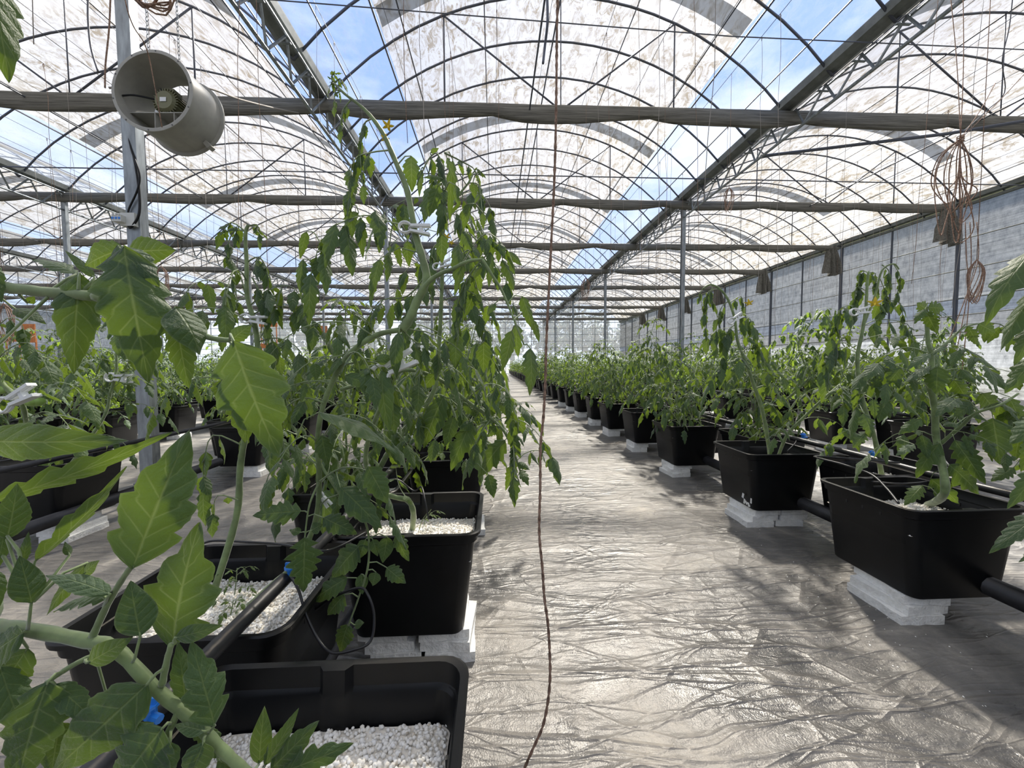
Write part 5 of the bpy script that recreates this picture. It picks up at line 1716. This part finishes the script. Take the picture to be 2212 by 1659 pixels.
# knotted bundle of spare twine before the net wall
d = 2.9
b = MB()
kn = P(2075, 300, d)
for k, (mx, by, bx_) in enumerate(((2018, 505, 2030), (2022, 470, 2060), (2040, 500, 2068), (2100, 520, 2068), (2098, 440, 2085), (2088, 480, 2072), (2050, 520, 2062), (2012, 440, 2045), (2064, 460, 2052))):
    b.tube(smoothpts([kn, P((mx + 2075) / 2 + (mx - 2075) * .25, 340, d), P(mx, 400, d + .02 * k), P(bx_, by, d + .02 * k), P((mx + bx_) / 2 + 20, by - 30, d), P(2075 + (mx - 2075) * .1, 380, d - .02), kn], 5), 0.0035, 5)
rg = []
for k in range(26):
    a = k * 1.05
    rg.append(kn + Vector((0.022 * math.cos(a), 0.018 * math.sin(a), -0.03 + k * 0.0022)))
b.tube(smoothpts(rg, 2), 0.0035, 5)
for x, y in ((2050, -40), (2080, -40), (2150, 180), (2240, 130)):
    b.tube(smoothpts([kn, P((x + 2075) / 2 + 4, (y + 300) / 2, d + .1), P(x, y, d + .2)], 4), 0.0028, 5)
tag(b.build('twine_bundle', M['twine'], smooth=True), 'knotted bundle of looped brown twine dangling before the net wall', 'twine bundle')
for x0, x1, y1, dd in ((2085, 2078, 800, 2.95), (2095, 2060, 790, 3.0), (2110, 2040, 760, 2.9)):
    twine([P(x0, 480, dd), P(x0 + 3, 560, dd), P((x0 + x1) / 2 + 12, 640, dd), P(x1, y1, dd)], 0.003, 'loose twine trailing below the knotted bundle', group='loose ends of the twine bundle')
b = MB()
c = P(318, 5, 2.2)
for k in range(7):
    r = 0.075 + 0.02 * rnd.random()
    pts = [c + Vector((r * 1.2 * math.cos(t) + 0.01 * k, 0.02 * math.sin(3 * t + k), r * 0.9 * math.sin(t) + 0.06 - .005 * k)) for t in [2 * math.pi * q / 14 for q in range(15)]]
    b.tube(pts, 0.0045, 5)
b.tube(smoothpts([P(258, -60, 2.2), P(275, 20, 2.2), P(290, 60, 2.25), P(310, 90, 2.3), P(322, 125, 2.4), P(335, 190, 2.42), P(350, 275, 2.45)], 4), 0.003, 5)
tag(b.build('rope_coil', M['twine'], smooth=True), 'coil of pinkish brown cord hung above the fan', 'rope coil')
twine([P(192, -40, 2.6), P(190, 30, 2.6), P(196, 100, 2.6), P(212, 155, 2.6)], 0.006, 'thick cord end dangling beside the post, the shorter one', M['wirem'])
twine([P(240, -40, 2.5), P(236, 60, 2.5), P(228, 140, 2.5), P(227, 190, 2.5)], 0.005, 'rough cord end dangling right against the big post')
tag(MB().tube(smoothpts([P(1180, -40, 3.2), P(1183, 40, 3.2), P(1177, 100, 3.3), P(1173, 137, 3.3)], 4), 0.011, 6).build('tube_end', M['rib'], smooth=True), 'dark tube end dangling near the roof ridge above the aisle', 'tube')
twine([P(2190, -30, 3.5), P(2180, 60, 3.5), P(2165, 130, 3.5), P(2170, 200, 3.6), P(2130, 240, 3.6), P(2080, 285, 3.2)], 0.004, 'slack cord running down to the knotted twine bundle', M['wirem'])
twine([P(235, 190, 3.2), P(420, 185, 3.6), P(520, 215, 4.2), P(600, 235, 5.4), P(650, 245, 6.5)], 0.009, 'pale slack cord stretched from the post to the gutter girder', M['paletwine'])
for i, (x, y, dd) in enumerate(((400, 575, 5.0), (1265, 600, 6.5), (2110, 560, 3.4), (8, 655, 3.6), (1600, 405, 6.0))):
    b = MB()
    c = P(x, y, dd)
    if i in (0, 4):
        c.x = wire_x(c.x)
    rr = random.Random(i)
    for k in range(9):
        r = rr.uniform(0.03, 0.09)
        b.tube(smoothpts([c, c + Vector((r, 0, -0.12)), c + Vector((rr.uniform(-.05, .05), 0.02, -0.30 - r)), c + Vector((-r, 0, -0.14)), c], 4), 0.0028, 4)
    b.tube([c, c + Vector((0, 0, GZ + 0.05 - c.z))], 0.0025, 4)
    tag(b.build('twine_bundle', M['twine'], smooth=True), 'small tuft of looped twine ' + ('above the slender plant', 'over the far aisle', 'hanging between the wall posts', 'at the picture edge above the green tomatoes', 'under the gutter girder by the net wall side')[i], 'twine bundle', 'small twine tufts')

# ------------------------------------------------------------------ orange boards far off
for i, (x0, x1, y0, y1, dd) in enumerate(((50, 76, 700, 740, 19), (8, 40, 722, 738, 19), (560, 598, 697, 706, 26), (664, 706, 704, 722, 26), (560, 600, 742, 752, 22))):
    a, c = P(x0, y1, dd), P(x1, y0, dd)
    cx_, wd, zt, zb_ = (a.x + c.x) / 2, abs(c.x - a.x), c.z, a.z
    b = MB()
    b.box((cx_, a.y, (zt + zb_) / 2), (wd, 0.05, zt - zb_))
    for s in (-1, 1):
        b.box((cx_ + s * wd * 0.42, a.y + 0.05, zb_ / 2 + 0.1), (0.05, 0.05, zb_ + 0.2))
    tag(b.build('orange_board', M['orange'], smooth=False), ('upright orange board behind the rows at the picture edge', 'low orange board beside the upright one', 'thin orange board on legs behind the slender plant', 'slanted orange board on legs behind the centre plant', 'small orange board low among the far rows')[i], 'board', 'orange boards far off in the rows')
